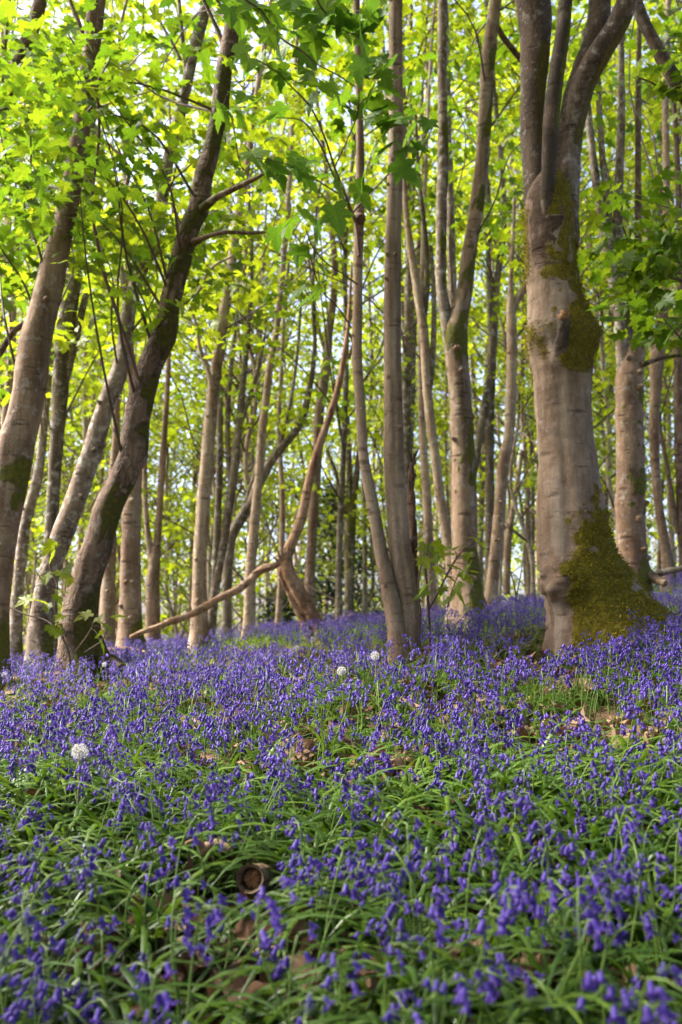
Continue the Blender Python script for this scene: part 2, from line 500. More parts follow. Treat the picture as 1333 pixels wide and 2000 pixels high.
def leaf_rot(az, pitch, roll):
    """leaf points along azimuth az, tip raised by pitch, rolled about its own rib"""
    d = np.stack([np.cos(az) * np.cos(pitch), np.sin(az) * np.cos(pitch), np.sin(pitch)], -1)
    side0 = np.stack([np.sin(az), -np.cos(az), 0 * az], -1)
    up0 = np.cross(side0, d)
    c, s = np.cos(roll)[:, None], np.sin(roll)[:, None]
    side = side0 * c + up0 * s
    up = np.cross(side, d)
    return np.stack([side, d, up], -1)


def spray(mb, centres, per, rad, size, g, templ=LEAF_MID, thick=.22, tilt=.45, mat=0):
    """flat tiers of leaves round each centre: every leaf points outward and droops a little"""
    C = np.repeat(np.asarray(centres, float).reshape(-1, 3), per, 0)
    n = len(C)
    rr = np.repeat(np.broadcast_to(rad, (len(centres),)), per) * np.sqrt(g.random(n))
    th = g.random(n) * 2 * np.pi
    pos = C + np.stack([rr * np.cos(th), rr * np.sin(th), g.normal(0, 1, n) * thick * rr - .10 * rr], -1)
    az = th + g.normal(0, .7, n)
    Rm = leaf_rot(az, -.30 + g.normal(0, tilt * .9, n), g.normal(0, tilt, n))
    inst(mb, templ, pos, Rm, size * (.62 + .6 * g.random(n)), mat)


SUN = np.array([-.66, .16, .73]); SUN /= np.linalg.norm(SUN)


def twig_to(mb, a, b, r0, g, sides=5, r1=.0018):
    a, b = np.asarray(a, float), np.asarray(b, float)
    L = np.linalg.norm(b - a)
    m1 = a * .65 + b * .35 + g.normal(0, .05, 3) * L + np.array([0, 0, .06 * L])
    m2 = a * .3 + b * .7 + g.normal(0, .05, 3) * L + np.array([0, 0, .05 * L])
    tube(mb, [a, m1, m2, b], [r0, r0 * .75, r0 * .5, r1], sides, 9)


# ------------------------------------------------------------------ trees traced at their own distance
def add_all(dst, src, mat):
    for v_, f_ in zip(src.v, src.f):
        o_ = f_[f_ >= 0].min()
        if f_[0, 3] < 0:
            dst.add(v_, f_[:, :3] - o_, mat)
        else:
            dst.add(v_, f_ - o_, mat)


def trace3(tr, Y, dy=0.0):
    n = len(tr)
    r0, r1 = tr[0][1], tr[-1][1]
    pts, rad = [], []
    for c, r, w in tr:
        k = (r - r0) / ((r1 - r0) or 1)
        y = Y + dy * k
        pts.append(P(c, r, y)); rad.append(.5 * w / F * (y / CP))
    return pts, rad


def root_down(pts, rad, flare=.35):
    p0, p1 = pts[0], pts[1]
    g = float(ground(p0[0], p0[1]))
    if p0[2] > g - .12:
        d = p0 - p1; d = d / max(.2, -d[2]) if d[2] < 0 else np.array([0, 0, -1.])
        q = p0 + np.array([d[0] * .5, 0, -1.]) * (p0[2] - g + .14)
        pts = [q] + pts; rad = [rad[0] * (1 + flare)] + rad
    return pts, rad


def extend_up(pts, rad, length):
    d = pts[-1] - pts[-2]; d = d / np.linalg.norm(d)
    d = d * .6 + np.array([0, 0, .4]); d /= np.linalg.norm(d)
    out, ro = list(pts), list(rad)
    for k in range(1, 5):
        out.append(pts[-1] + d * length * k / 4 + np.array([random.uniform(-.1, .1), random.uniform(-.1, .1), 0]) * k)
        ro.append(rad[-1] * (1 - .2 * k))
    return out, ro


def knots(mb, pts, rad, g, n=6, mat=0):
    """small branch stubs and bumps on a stem"""
    q = catmull(np.concatenate([np.array(pts), np.array(rad)[:, None]], 1), 60)
    for _ in range(n):
        i = g.integers(3, 40)
        a = g.uniform(-2.6, -.5)
        d = np.array([math.cos(a), math.sin(a), .25]); r = q[i, 3]
        p = q[i, :3] + d * r * .75
        tube(mb, [p, p + d * r * .38, p + d * r * (.45 + .25 * g.random())], [r * .3, r * .22, r * .08], 7, 5, .15, 30, g.random() * 9)


def make_tree(name, label, cat, spec, group='sycamores of the wood'):
    """spec: Y, trunk trace, optional limbs, material, crown clusters"""
    g = np.random.default_rng(abs(hash_(label)) % 99991)
    Yd = spec['Y']
    pts, rad = trace3(spec['trunk'], Yd, spec.get('dy', 0))
    pts, rad = root_down(pts, rad, spec.get('flare', .35))
    if spec.get('up'):
        pts, rad = extend_up(pts, rad, spec['up'])
    base = np.array([pts[0][0], pts[0][1], float(ground(pts[0][0], pts[0][1]))])
    root = tag(empty(name, base), label, cat, group)
    wpx = max(w for _, _, w in spec['trunk'])
    sides = 40 if wpx > 44 else 22 if wpx > 24 else 12
    rings = int(np.clip(len(pts) * 9, 30, 130))
    seed = g.random() * 50
    mb = MB()
    bm_ = spec.get('basemoss', 0)

    def mossattr(v, dirs):
        h = v[..., 2] - base[2]
        a = np.clip(1.2 - h / .55, 0, 1) * bm_ * np.clip(.55 + dirs[..., 0] * .9, 0, 1)
        for (c, r, wd, amt) in spec.get('mosspx', ()):
            p = P(c, r, Yd)
            d = np.linalg.norm((v - p) * np.array([1, .6, 1]), axis=-1)
            nz_ = np.zeros(d.shape)
            for q_ in np.argwhere(d < 3 * wd / F * Yd):
                nz_[tuple(q_)] = fbm(v[tuple(q_)], 9, c) + .6 * fbm(v[tuple(q_)], 24, r)
            d = d * (1 + 1.1 * nz_)
            a = np.maximum(a, amt * np.clip(1.5 - d / (wd / F * Yd), 0, 1))
        return a

    def flare(path, dirs, rr):
        h = path[:, 2] - base[2]
        th = np.arctan2(dirs[..., 1], dirs[..., 0])
        lob = 1 + .35 * np.sin(3 * th + seed) + .2 * np.sin(5 * th + 2 * seed)
        k = 1.35 * spec.get('flare', .35) * np.exp(-np.clip(h, 0, 9) / .24)
        return rr * (1 + k[:, None] * lob * .8)
    tube(mb, pts, rad, sides, rings, spec.get('rough', .10), spec.get('nsc', 5.), seed, attr=mossattr, disp=flare)
    if wpx > 24:
        knots(mb, pts, rad, g, spec.get('knots', 7))
    mb.build('trunk', M[spec['mat']], root, attr='moss')
    for li, lm in enumerate(spec.get('limbs', ())):
        lp, lr = trace3(lm['t'], Yd + lm.get('y', 0), lm.get('dy', 0))
        if lm.get('up'):
            lp, lr = extend_up(lp, lr, lm['up'])
        ml = MB()
        tube(ml, lp, lr, 20 if max(lr) > .05 else 9, len(lp) * 7, .10, 6, seed + li, attr=mossattr)
        ml.build(lm.get('name', 'limb'), M[lm.get('mat', spec['mat'])], root, attr='moss')
    # crown
    cl = []
    leaf, tws = MB(), []
    for (c, r, yo, n, spread) in spec.get('crown', ()):
        for _ in range(n):
            cc, rrw = c + g.normal(0, spread), r + g.normal(0, spread * .8)
            cl.append(P(cc, rrw, Yd + yo + g.normal(0, .5)))
    allp = catmull(np.concatenate([np.array(pts), np.array(rad)[:, None]], 1), 80)
    for (z0, z1, n, out_) in spec.get('tiers', ()):
        zz = np.where((allp[:, 2] > z0 - .5) & (allp[:, 2] < z1 + .5))[0]
        for _ in range(n):
            z = g.uniform(z0, z1)
            k = allp[np.argmin(abs(allp[:, 2] - z))]
            a = g.random() * 6.283; o = out_ * math.sqrt(g.uniform(.06, 1))
            cl.append(np.array([k[0] + o * math.cos(a), k[1] + o * math.sin(a), z + .15 * o]))
    if spec.get('shade'):                                        # unseen leaf clusters added between the sun and the near ground to shade it
        for _ in range(330):
            cl.append(np.array([g.uniform(-9.0, -3.4), g.uniform(-.6, 3.25), g.uniform(5.0, 8.6)]))
        for _ in range(90):  # lower clusters, added to block the sky at the left
            cl.append(np.array([g.uniform(-9, -4.2), g.uniform(-4, 2.4), g.uniform(2.4, 5.4)]))
    for c in cl:
        i = int(np.argmin(np.linalg.norm(allp[:, :2] - c[:2], axis=1) + abs(allp[:, 2] - (c[2] - g.uniform(.1, 1.3))) * 1.0))
        i = int(np.clip(i + g.integers(-4, 5), 0, 79))
        if g.random() < .4 and np.linalg.norm(allp[i, :3] - c) < 3.5:
            m1_ = MB(); twig_to(m1_, allp[i, :3], c, min(.010, allp[i, 3] * .4), g); tws.append(m1_)
    if cl:
        spray(leaf, cl, spec.get('per', 26), spec.get('rad', .5), spec.get('lsize', .108), g, spec.get('templ', LEAF_MID))
        for m1_ in tws:
            add_all(leaf, m1_, 1)
        leaf.build('crown', [M[spec.get('leafmat', 'leaf_mid')], M['twig']], root, smooth=False)
    return root


def hash_(s):
    h = 7
    for ch in s:
        h = (h * 131 + ord(ch)) & 0xffffffff
    return h


T = []
# the two leaning trees and the smooth stem on the left
T.append(('sycamore_tree', 'smooth pale grey trunk cut by the left edge, leaning right, with two stems high up', 'tree', dict(
    Y=6.0, mat='bark_smooth', flare=.5, up=5, basemoss=1.0, mosspx=((32, 918, 26, .9),), knots=10,
    trunk=[(-12, 1290, 56), (-5, 1100, 62), (8, 1000, 68), (25, 900, 72), (50, 800, 66), (75, 650, 62), (98, 550, 52), (122, 450, 46), (143, 350, 40), (157, 260, 38), (168, 180, 34), (176, 100, 30), (180, 50, 26), (184, 0, 24), (190, -120, 22)],
    limbs=[dict(t=[(166, 190, 24), (184, 110, 22), (193, 50, 20), (198, 0, 20), (210, -120, 18)], up=3, mat='bark_dark'),
           dict(t=[(172, 120, 10), (160, 60, 10), (140, 10, 9), (120, -60, 7)], name='branch', mat='bark_dark')],
    crown=[(100, 190, -.1, 7, 75), (50, 400, .2, 7, 55), (150, 430, 0, 5, 40), (230, 90, .4, 4, 60), (60, 330, .8, 5, 60)], tiers=[(4.8, 9.5, 34, 2.6)], shade=True, per=24, rad=.44, lsize=.088, templ=LEAF_FINE, leafmat='leaf_mid')))
T.append(('sycamore_tree', 'dark rough trunk leaning hard to the right above a mossy flared foot', 'tree', dict(
    Y=6.2, mat='bark_dark', flare=.45, up=5, basemoss=1.3, rough=.13, knots=10, mosspx=((216, 1000, 26, 1.), (335, 655, 30, .8), (300, 760, 26, .5), (352, 520, 34, .7), (378, 430, 34, .8), (398, 345, 30, .7), (418, 260, 30, .7), (436, 150, 34, .7), (272, 850, 24, .5)),
    trunk=[(162, 1285, 82), (156, 1200, 66), (165, 1150, 62), (180, 1100, 60), (195, 1050, 56), (211, 1000, 56), (233, 950, 56), (255, 900, 58), (272, 800, 53), (299, 700, 50), (321, 650, 49), (330, 600, 42), (356, 500, 41), (368, 450, 41), (391, 400, 42), (397, 350, 38), (412, 300, 35), (431, 200, 34), (441, 120, 32), (456, 50, 32), (470, 0, 30), (490, -90, 26)],
    limbs=[dict(t=[(396, 408, 22), (420, 388, 15), (465, 365, 12), (500, 348, 9), (522, 336, 6)], name='branch', y=-.05, dy=-.3),
           dict(t=[(378, 474, 18), (400, 464, 11), (440, 454, 9), (495, 455, 8), (540, 450, 3)], name='branch', y=-.05, dy=-.2),
           dict(t=[(270, 740, 8), (255, 690, 7), (235, 630, 7), (215, 570, 7), (205, 540, 7), (190, 470, 7), (180, 410, 6), (184, 350, 6), (194, 260, 6), (190, 190, 6), (175, 140, 5), (150, 95, 4), (130, 60, 3)], name='branch', mat='twig_bark', y=-.1, dy=-.6),
           dict(t=[(188, 165, 4), (210, 125, 4), (235, 85, 3), (262, 40, 2)], name='branch', mat='twig_bark', y=-.6),
           dict(t=[(440, 100, 13), (428, 65, 10), (412, 30, 8), (398, 0, 8), (380, -50, 7)], name='branch'),
           dict(t=[(446, 75, 14), (468, 50, 20), (485, 10, 18), (500, -60, 16)], up=3),
           dict(t=[(195, 1290, 30), (215, 1290, 26), (238, 1305, 18)], name='root', y=-.1, dy=-.1)],
    crown=[(90, 90, -.8, 6, 70), (230, 250, -.3, 8, 60), (340, 330, .3, 4, 60), (150, 300, -.7, 4, 50), (290, 520, .6, 5, 60), (470, 300, .5, 4, 50), (440, 520, .8, 4, 60)], tiers=[(4.6, 9.5, 26, 2.4)], per=24, rad=.42, lsize=.086, templ=LEAF_FINE, leafmat='leaf_mid')))
T.append(('sycamore_tree', 'grey mottled trunk leaning right, just behind the dark leaning one with the mossy foot', 'tree', dict(
    Y=7.6, mat='bark_lichen', flare=.35, up=5, basemoss=.6,
    trunk=[(80, 1285, 46), (81, 1200, 40), (103, 1100, 42), (139, 1000, 42), (174, 900, 39), (205, 800, 36), (241, 700, 33), (253, 600, 29), (285, 500, 27), (312, 420, 26), (318, 380, 25), (328, 320, 24), (345, 250, 24), (360, 190, 23), (374, 125, 22), (395, 40, 25), (405, 0, 22), (415, -80, 20)],
    limbs=[dict(t=[(366, 165, 12), (362, 120, 10), (355, 60, 9), (350, 0, 8)], name='branch'), dict(t=[(352, 115, 8), (335, 80, 7), (315, 45, 5), (305, 10, 4)], name='branch')],
    crown=[(260, 380, .3, 7, 70), (200, 520, .2, 6, 70), (360, 250, .2, 2, 50)], tiers=[(5.5, 10, 16, 2.2)], per=24, rad=.45, lsize=.125, leafmat='leaf_bright')))
T.append(('sycamore_tree', 'slim greenish trunk with a second stem, between the leaning grey and the smooth left trunks', 'tree', dict(
    Y=8.6, mat='bark_green', up=5,
    trunk=[(98, 1230, 26), (100, 1050, 25), (106, 950, 25), (112, 850, 28), (119, 750, 32), (127, 650, 36), (146, 525, 33), (160, 460, 24), (172, 350, 20), (180, 200, 18), (188, 60, 15)],
    limbs=[dict(t=[(118, 780, 22), (132, 720, 20), (148, 660, 18), (165, 590, 13), (185, 520, 9)])],
    crown=[(100, 600, .3, 5, 70), (170, 600, .2, 5, 60)], tiers=[(4, 10, 18, 2.2)], per=24, rad=.5, leafmat='leaf_bright')))
T.append(('sycamore_tree', 'thin trunk patched pale and dark like birch, behind the smooth left trunk', 'tree', dict(
    Y=9.6, mat='bark_lichen', basemoss=.6,
    trunk=[(30, 1250, 26), (38, 1125, 21), (50, 1025, 22), (75, 925, 19), (90, 790, 15), (100, 700, 12), (108, 600, 10), (112, 480, 7)],
    crown=[(60, 700, 0, 4, 50), (120, 560, 0, 4, 60)], per=22, rad=.5)))
T.append(('sycamore_tree', 'curved mossy stem entering at the top left corner, leaning right', 'tree', dict(
    Y=7.0, mat='bark_dark', up=4,
    trunk=[(-260, 1300, 56), (-170, 900, 48), (-80, 480, 40), (-30, 310, 34), (2, 215, 32), (30, 140, 30), (55, 80, 30), (80, 0, 28), (100, -80, 24)],
    limbs=[dict(t=[(-115, 800, 18), (0, 690, 14), (30, 645, 12), (62, 622, 11), (75, 570, 8), (92, 500, 6)], name='branch')],
    crown=[(30, 500, 0, 6, 50), (40, 90, -.3, 6, 50), (20, 300, .2, 6, 50)], tiers=[(5, 10, 18, 2.4)], per=24, rad=.45, lsize=.125)))
T.append(('sycamore_tree', 'stout straight pinkish trunk standing right behind the foot of the leaning dark tree', 'tree', dict(
    Y=9.0, mat='bark_smooth', flare=.3, up=2, basemoss=.9,
    trunk=[(255, 1240, 46), (255, 1150, 39), (256, 1050, 38), (258, 1000, 37), (263, 930, 30), (268, 860, 26), (262, 760, 22), (250, 660, 18), (240, 540, 14)],
    crown=[(190, 760, .3, 4, 50), (250, 620, .3, 4, 60)], per=22, rad=.45, leafmat='leaf_bright')))
T.append(('sycamore_tree', 'short piece of wrinkled trunk showing between the leaning tree and the stout pinkish trunk', 'tree', dict(
    Y=11., mat='bark_smooth', up=6,
    trunk=[(210, 1235, 30), (212, 1150, 27), (214, 1080, 26), (218, 980, 22), (226, 880, 16), (230, 780, 14), (244, 700, 13), (250, 560, 10)],
    tiers=[(4.5, 10, 12, 2.)], per=24, rad=.5, leafmat='leaf_bright')))
T.append(('sycamore_tree', 'small trunk that forks into two thin stems low down, right of the stout pinkish trunk', 'tree', dict(
    Y=13., mat='bark_smooth', up=5,
    trunk=[(299, 1225, 28), (300, 1120, 25), (308, 1050, 15), (316, 930, 13), (325, 800, 11), (332, 650, 9), (338, 480, 7)],
    limbs=[dict(t=[(300, 1110, 14), (288, 1030, 11), (283, 900, 10), (286, 780, 8), (292, 640, 6)])],
    tiers=[(4, 11, 18, 2.2)], per=24, rad=.55, leafmat='leaf_bright')))
T.append(('sycamore_tree', 'straight pale trunk rising from behind the left end of the fallen grey limb', 'tree', dict(
    Y=10.5, mat='bark_pale', flare=.3, up=5, basemoss=.5,
    trunk=[(390, 1222, 33), (390, 1150, 28), (396, 1000, 27), (405, 900, 26), (413, 800, 25), (425, 700, 23), (440, 600, 22), (455, 500, 19), (466, 420, 17), (480, 340, 15), (497, 220, 12), (515, 100, 11), (525, 45, 10), (535, -40, 9)],
    limbs=[dict(t=[(414, 760, 11), (407, 725, 10), (393, 690, 9), (385, 640, 7), (376, 600, 6), (395, 555, 6), (412, 525, 6), (455, 500, 5)], name='branch', y=-.1)],
    crown=[(400, 600, -.3, 5, 60), (480, 560, .2, 6, 60)], tiers=[(4, 11, 20, 2.2)], per=26, rad=.5, leafmat='leaf_bright')))
T.append(('sycamore_tree', 'dark many stemmed clump spreading upward in a fan left of centre', 'tree', dict(
    Y=12., mat='bark_green', up=4,
    trunk=[(412, 1222, 20), (425, 1125, 17), (440, 1040, 17), (455, 940, 18), (465, 850, 16), (475, 750, 13), (485, 650, 10), (492, 520, 8)],
    limbs=[dict(t=[(418, 1180, 14), (424, 1050, 14), (428, 950, 13), (430, 800, 12), (426, 660, 10), (420, 540, 7)]),
           dict(t=[(452, 960, 12), (445, 860, 10), (450, 740, 9), (462, 620, 7), (470, 480, 6)]),
           dict(t=[(470, 830, 9), (490, 770, 8), (510, 700, 6), (520, 640, 4)], name='branch')],
    tiers=[(3, 11, 26, 2.4)], per=26, rad=.55, leafmat='leaf_bright')))
T.append(('sycamore_tree', 'dark bough arching away to the right behind the tall thin pale pole', 'tree', dict(
    Y=12.5, mat='bark_green', up=3,
    trunk=[(443, 1215, 18), (448, 1080, 20), (455, 1040, 21), (466, 1020, 22), (490, 985, 22), (510, 935, 22), (530, 900, 19), (550, 875, 17), (580, 840, 15), (605, 760, 12), (615, 680, 9)],
    limbs=[dict(t=[(470, 1015, 10), (505, 900, 9), (520, 820, 8), (515, 760, 6)], name='branch'), dict(t=[(545, 880, 8), (565, 800, 7), (580, 700, 6), (590, 560, 5)], name='branch')],
    tiers=[(3, 9, 14, 2.)], per=24, rad=.55)))
T.append(('sycamore_tree', 'tall thin pale pole of a trunk, slightly tilted, left of the broken dead tree', 'tree', dict(
    Y=11.5, mat='bark_pale', up=6,
    trunk=[(487, 1222, 22), (490, 1110, 20), (497, 1030, 19), (506, 930, 17), (512, 850, 16), (520, 780, 15), (530, 700, 14), (540, 650, 12), (545, 600, 12), (555, 500, 11), (563, 400, 10), (570, 280, 9), (576, 150, 8)],
    tiers=[(5, 11, 14, 1.8)], per=24, rad=.5, leafmat='leaf_bright')))
T.append(('sycamore_tree', 'thin wavering stem just left of the broken dead tree, half hidden by its split stump', 'tree', dict(
    Y=13., mat='bark_pale', up=5,
    trunk=[(545, 1215, 14), (550, 1100, 12), (551, 950, 10), (545, 850, 9), (550, 720, 8), (556, 600, 6)], tiers=[(4.5, 10, 10, 1.8)], per=24, rad=.5, leafmat='leaf_bright')))
T.append(('sycamore_tree', 'straight brown trunk directly behind the peeled dead pole, ringed at intervals', 'tree', dict(
    Y=13.5, mat='bark_smooth', up=5, basemoss=.5,
    trunk=[(604, 1195, 22), (605, 1150, 20), (608, 1080, 19), (614, 980, 20), (620, 890, 19), (625, 800, 19), (632, 750, 19), (640, 690, 17), (643, 650, 16), (650, 600, 15), (655, 525, 13), (645, 430, 11), (637, 330, 9)],
    limbs=[dict(t=[(640, 700, 8), (622, 640, 7), (610, 560, 6), (600, 470, 5)], name='branch')],
    tiers=[(4, 11, 18, 2.2)], per=26, rad=.55, leafmat='leaf_bright')))
T.append(('sycamore_tree', 'mossy topped trunk in the gap between the dead pole and the twin stemmed tree', 'tree', dict(
    Y=17., mat='bark_green', up=4,
    trunk=[(682, 1200, 20), (683, 1100, 20), (684, 1030, 24), (690, 980, 16), (700, 900, 11), (705, 800, 9)],
    limbs=[dict(t=[(682, 1030, 12), (668, 980, 9), (655, 920, 8), (640, 880, 6)], name='branch'), dict(t=[(684, 1020, 14), (682, 900, 11), (678, 780, 9), (674, 640, 7)])],
    mosspx=((686, 1000, 40, .8),), tiers=[(5, 12, 14, 2.2)], per=26, rad=.6, leafmat='leaf_bright')))
# right half
T.append(('sycamore_tree', 'trunk with a mossy fork halfway up, left of the huge mossy tree', 'tree', dict(
    Y=8.0, mat='bark_smooth', flare=.5, up=5, basemoss=1.2, knots=12, mosspx=((930, 880, 36, .9), (885, 660, 40, 1.1), (945, 1110, 34, 1.2), (925, 520, 24, .7), (940, 400, 26, .8), (950, 250, 28, .7), (958, 110, 28, .8), (868, 480, 20, .7), (866, 260, 22, .7)),
    trunk=[(920, 1195, 62), (912, 1140, 52), (908, 1050, 49), (907, 950, 48), (905, 850, 46), (898, 750, 43), (892, 690, 46), (890, 655, 48), (898, 610, 36), (906, 580, 33), (916, 500, 30), (932, 400, 30), (943, 300, 28), (949, 200, 28), (956, 100, 29), (969, 0, 25), (980, -90, 22)],
    limbs=[dict(t=[(884, 690, 30), (872, 620, 25), (862, 550, 22), (862, 500, 22), (863, 400, 22), (866, 300, 22), (865, 200, 20), (864, 100, 19), (864, 0, 18), (864, -90, 16)], up=4, mat='bark_lichen'),
           dict(t=[(968, 45, 14), (985, 75, 12), (1003, 98, 13), (1020, 120, 12)], name='branch', mat='bark_dark', dy=.4)],
    crown=[(920, 250, .6, 4, 60)], tiers=[(4.5, 10, 26, 2.2)], per=26, rad=.5, leafmat='leaf_mid')))
T.append(('sycamore_tree', 'dim lichen covered stem half hidden behind the left stem of the mossy forked trunk', 'tree', dict(
    Y=10.2, mat='bark_lichen', up=5,
    trunk=[(890, 1190, 20), (888, 900, 19), (886, 640, 18), (882, 480, 17), (878, 350, 16), (874, 200, 15), (872, 60, 13)], tiers=[(5, 11, 14, 2.2)], per=26, rad=.5)))
T.append(('sycamore_tree', 'whitish trunk bending left and darkening upward, right of the thin rotten snag', 'tree', dict(
    Y=9.6, mat='bark_pale', up=5,
    trunk=[(888, 1195, 25), (880, 1080, 23), (870, 1030, 21), (860, 970, 19), (852, 900, 18), (845, 850, 18), (836, 770, 19), (828, 650, 19), (815, 560, 18), (800, 470, 14), (792, 390, 11), (788, 280, 9)],
    limbs=[dict(t=[(826, 640, 12), (835, 560, 11), (832, 470, 10), (818, 340, 8), (812, 220, 6)], mat='bark_green'), dict(t=[(836, 780, 14), (845, 700, 12), (848, 600, 10), (842, 480, 8)], mat='bark_green')],
    tiers=[(4, 11, 18, 2.2)], per=26, rad=.5, leafmat='leaf_bright')))
T.append(('sycamore_tree', 'straight whitish stem close on the left of the whitish bending trunk', 'tree', dict(
    Y=11.5, mat='bark_pale', up=6,
    trunk=[(843, 1195, 22), (841, 1130, 21), (838, 1050, 19), (833, 950, 17), (826, 850, 14), (822, 700, 12), (826, 500, 10), (832, 320, 8)], tiers=[(5, 12, 12, 2.)], per=26, rad=.5, leafmat='leaf_bright')))
T.append(('sycamore_tree', 'slender pale trunk with a broken forked top, just left of the huge tree', 'tree', dict(
    Y=10.5, mat='bark_pale', flare=.3, mosspx=(),
    trunk=[(960, 1175, 25), (963, 1130, 23), (972, 1050, 24), (976, 1000, 23), (985, 900, 23), (993, 860, 21), (998, 780, 22), (1000, 720, 21), (1000, 650, 21), (998, 600, 17), (998, 560, 11), (1003, 450, 9), (1005, 385, 5)],
    limbs=[dict(t=[(1000, 610, 15), (1010, 585, 16), (1024, 565, 14), (1040, 535, 12), (1050, 480, 10)]), dict(t=[(999, 490, 5), (985, 462, 5), (967, 440, 3)], name='branch')])))
T.append(('sycamore_tree', 'dark green trunk splitting into crooked stems, seen just left of the slender pale trunk', 'tree', dict(
    Y=13., mat='bark_green', up=5, dy=.0,
    trunk=[(957, 1165, 20), (957, 1000, 19), (957, 870, 18), (958, 780, 19), (965, 640, 17), (970, 560, 14), (984, 450, 12), (978, 300, 10), (965, 170, 9)],
    limbs=[dict(t=[(957, 740, 15), (948, 790, 17), (938, 850, 15), (928, 920, 11)], name='branch', y=-.3), dict(t=[(962, 700, 11), (957, 600, 11), (953, 450, 10), (948, 300, 8)])],
    tiers=[(4, 12, 18, 2.2)], per=26, rad=.55, leafmat='leaf_mid')))
T.append(('sycamore_tree', 'thin white stem far behind, just left of the huge tree at its waist', 'tree', dict(
    Y=18., mat='bark_pale', up=6,
    trunk=[(1034, 1160, 12), (1032, 1060, 11), (1030, 950, 10), (1025, 870, 9), (1018, 780, 8), (1020, 600, 6)],
    limbs=[dict(t=[(990, 1160, 14), (993, 1060, 14), (1008, 960, 10), (1020, 880, 8)])], tiers=[(5, 12, 14, 2.)], per=26, rad=.6, leafmat='leaf_bright')))
T.append(('sycamore_tree', 'smooth trunk right of the huge mossy tree, breaking into a sheaf of upright dark stems', 'tree', dict(
    Y=8.5, mat='bark_smooth', flare=.3, basemoss=1.2, knots=8, mosspx=((1252, 935, 24, 1.), (1255, 780, 26, .9), (1248, 620, 40, .7)),
    trunk=[(1236, 1150, 64), (1234, 1100, 58), (1231, 1000, 57), (1232, 900, 55), (1230, 800, 53), (1231, 740, 54), (1240, 690, 44), (1250, 640, 32), (1258, 580, 27), (1265, 545, 24), (1280, 440, 16), (1290, 360, 12)],
    limbs=[dict(t=[(1222, 760, 30), (1217, 690, 27), (1214, 640, 25), (1203, 570, 23), (1190, 500, 22), (1172, 400, 19), (1158, 300, 16), (1148, 200, 13), (1140, 60, 10)], mat='bark_lichen'),
           dict(t=[(1228, 740, 30), (1225, 680, 26), (1218, 580, 22), (1208, 450, 20), (1210, 330, 18), (1213, 250, 17), (1214, 100, 13), (1212, -60, 11)], mat='bark_lichen', up=3),
           dict(t=[(1212, 640, 18), (1200, 520, 17), (1187, 400, 15), (1176, 290, 13), (1170, 180, 12), (1165, 40, 9)], mat='bark_lichen'),
           dict(t=[(1240, 700, 18), (1246, 560, 15), (1247, 400, 14), (1247, 200, 12), (1250, 40, 10)], mat='bark_dark', up=3),
           dict(t=[(1262, 555, 12), (1290, 545, 9), (1333, 530, 8), (1380, 510, 7)], name='branch', mat='bark_dark', y=-.1),
           dict(t=[(1255, 712, 12), (1290, 700, 8), (1340, 692, 7)], name='branch', mat='bark_dark', y=-.1),
           dict(t=[(1258, 1120, 34), (1275, 1128, 22), (1300, 1140, 14)], name='root', dy=-.2)],
    crown=[(1150, 380, .8, 5, 60)], tiers=[(4.5, 10, 24, 2.3)], per=26, rad=.5, leafmat='leaf_mid')))
T.append(('sycamore_tree', 'curving brown trunk near the right edge, forking above head height', 'tree', dict(
    Y=11., mat='bark_smooth', up=5, basemoss=.7,
    trunk=[(1308, 1140, 26), (1302, 1080, 20), (1290, 1010, 18), (1282, 930, 18), (1278, 850, 20), (1281, 760, 22), (1284, 700, 28), (1297, 620, 18), (1302, 480, 15), (1302, 350, 14), (1300, 150, 13), (1305, 0, 11)],
    limbs=[dict(t=[(1282, 710, 16), (1272, 650, 14), (1270, 560, 10), (1264, 440, 8)])],
    tiers=[(4, 12, 18, 2.2)], per=26, rad=.5, leafmat='leaf_mid')))
T.append(('sycamore_tree', 'thin trunk cut by the right edge with a crossing stem beside it', 'tree', dict(
    Y=12.5, mat='bark_dark', up=5,
    trunk=[(1334, 1150, 20), (1331, 1000, 18), (1327, 850, 20), (1325, 700, 18), (1328, 500, 14), (1320, 250, 11)],
    limbs=[dict(t=[(1324, 1040, 11), (1305, 920, 9), (1290, 840, 8), (1280, 760, 6)])], tiers=[(4, 12, 16, 2.2)], per=26, rad=.5)))
T.append(('sycamore_tree', 'dark mossy limb crossing the top right corner, bent down to the right', 'tree', dict(
    Y=6.0, mat='bark_limb', up=3,
    trunk=[(1590, 1200, 80), (1550, 800, 66), (1490, 450, 52), (1400, 270, 36), (1333, 180, 29), (1303, 130, 28), (1277, 80, 26), (1252, 30, 25), (1225, -60, 23)],
    limbs=[dict(t=[(1345, 195, 7), (1310, 185, 5), (1280, 165, 4), (1245, 150, 3)], name='branch'), dict(t=[(1470, 600, 12), (1400, 560, 8), (1320, 545, 5), (1250, 525, 4)], name='branch', mat='twig_bark', dy=-.4)],
    crown=[(1290, 450, -.5, 7, 40), (1270, 470, -.3, 5, 45), (1330, 600, -.5, 4, 22), (1330, 650, -.3, 2, 15), (1310, 110, .5, 3, 30)], tiers=[(5, 9, 22, 2.4)], per=24, rad=.25, lsize=.10, templ=LEAF_FINE, leafmat='leaf_mid')))
M['twig_bark'] = plain('twig_bark', (.055, .025, .018), (.13, .07, .045), 25, .7, stretch=(1, 1, .3))
for nm, lab, ct, sp in T:
    make_tree(nm, lab, ct, sp)

# ---- the twin stemmed tree in the middle, with the big hanging leaves
YT = 5.5


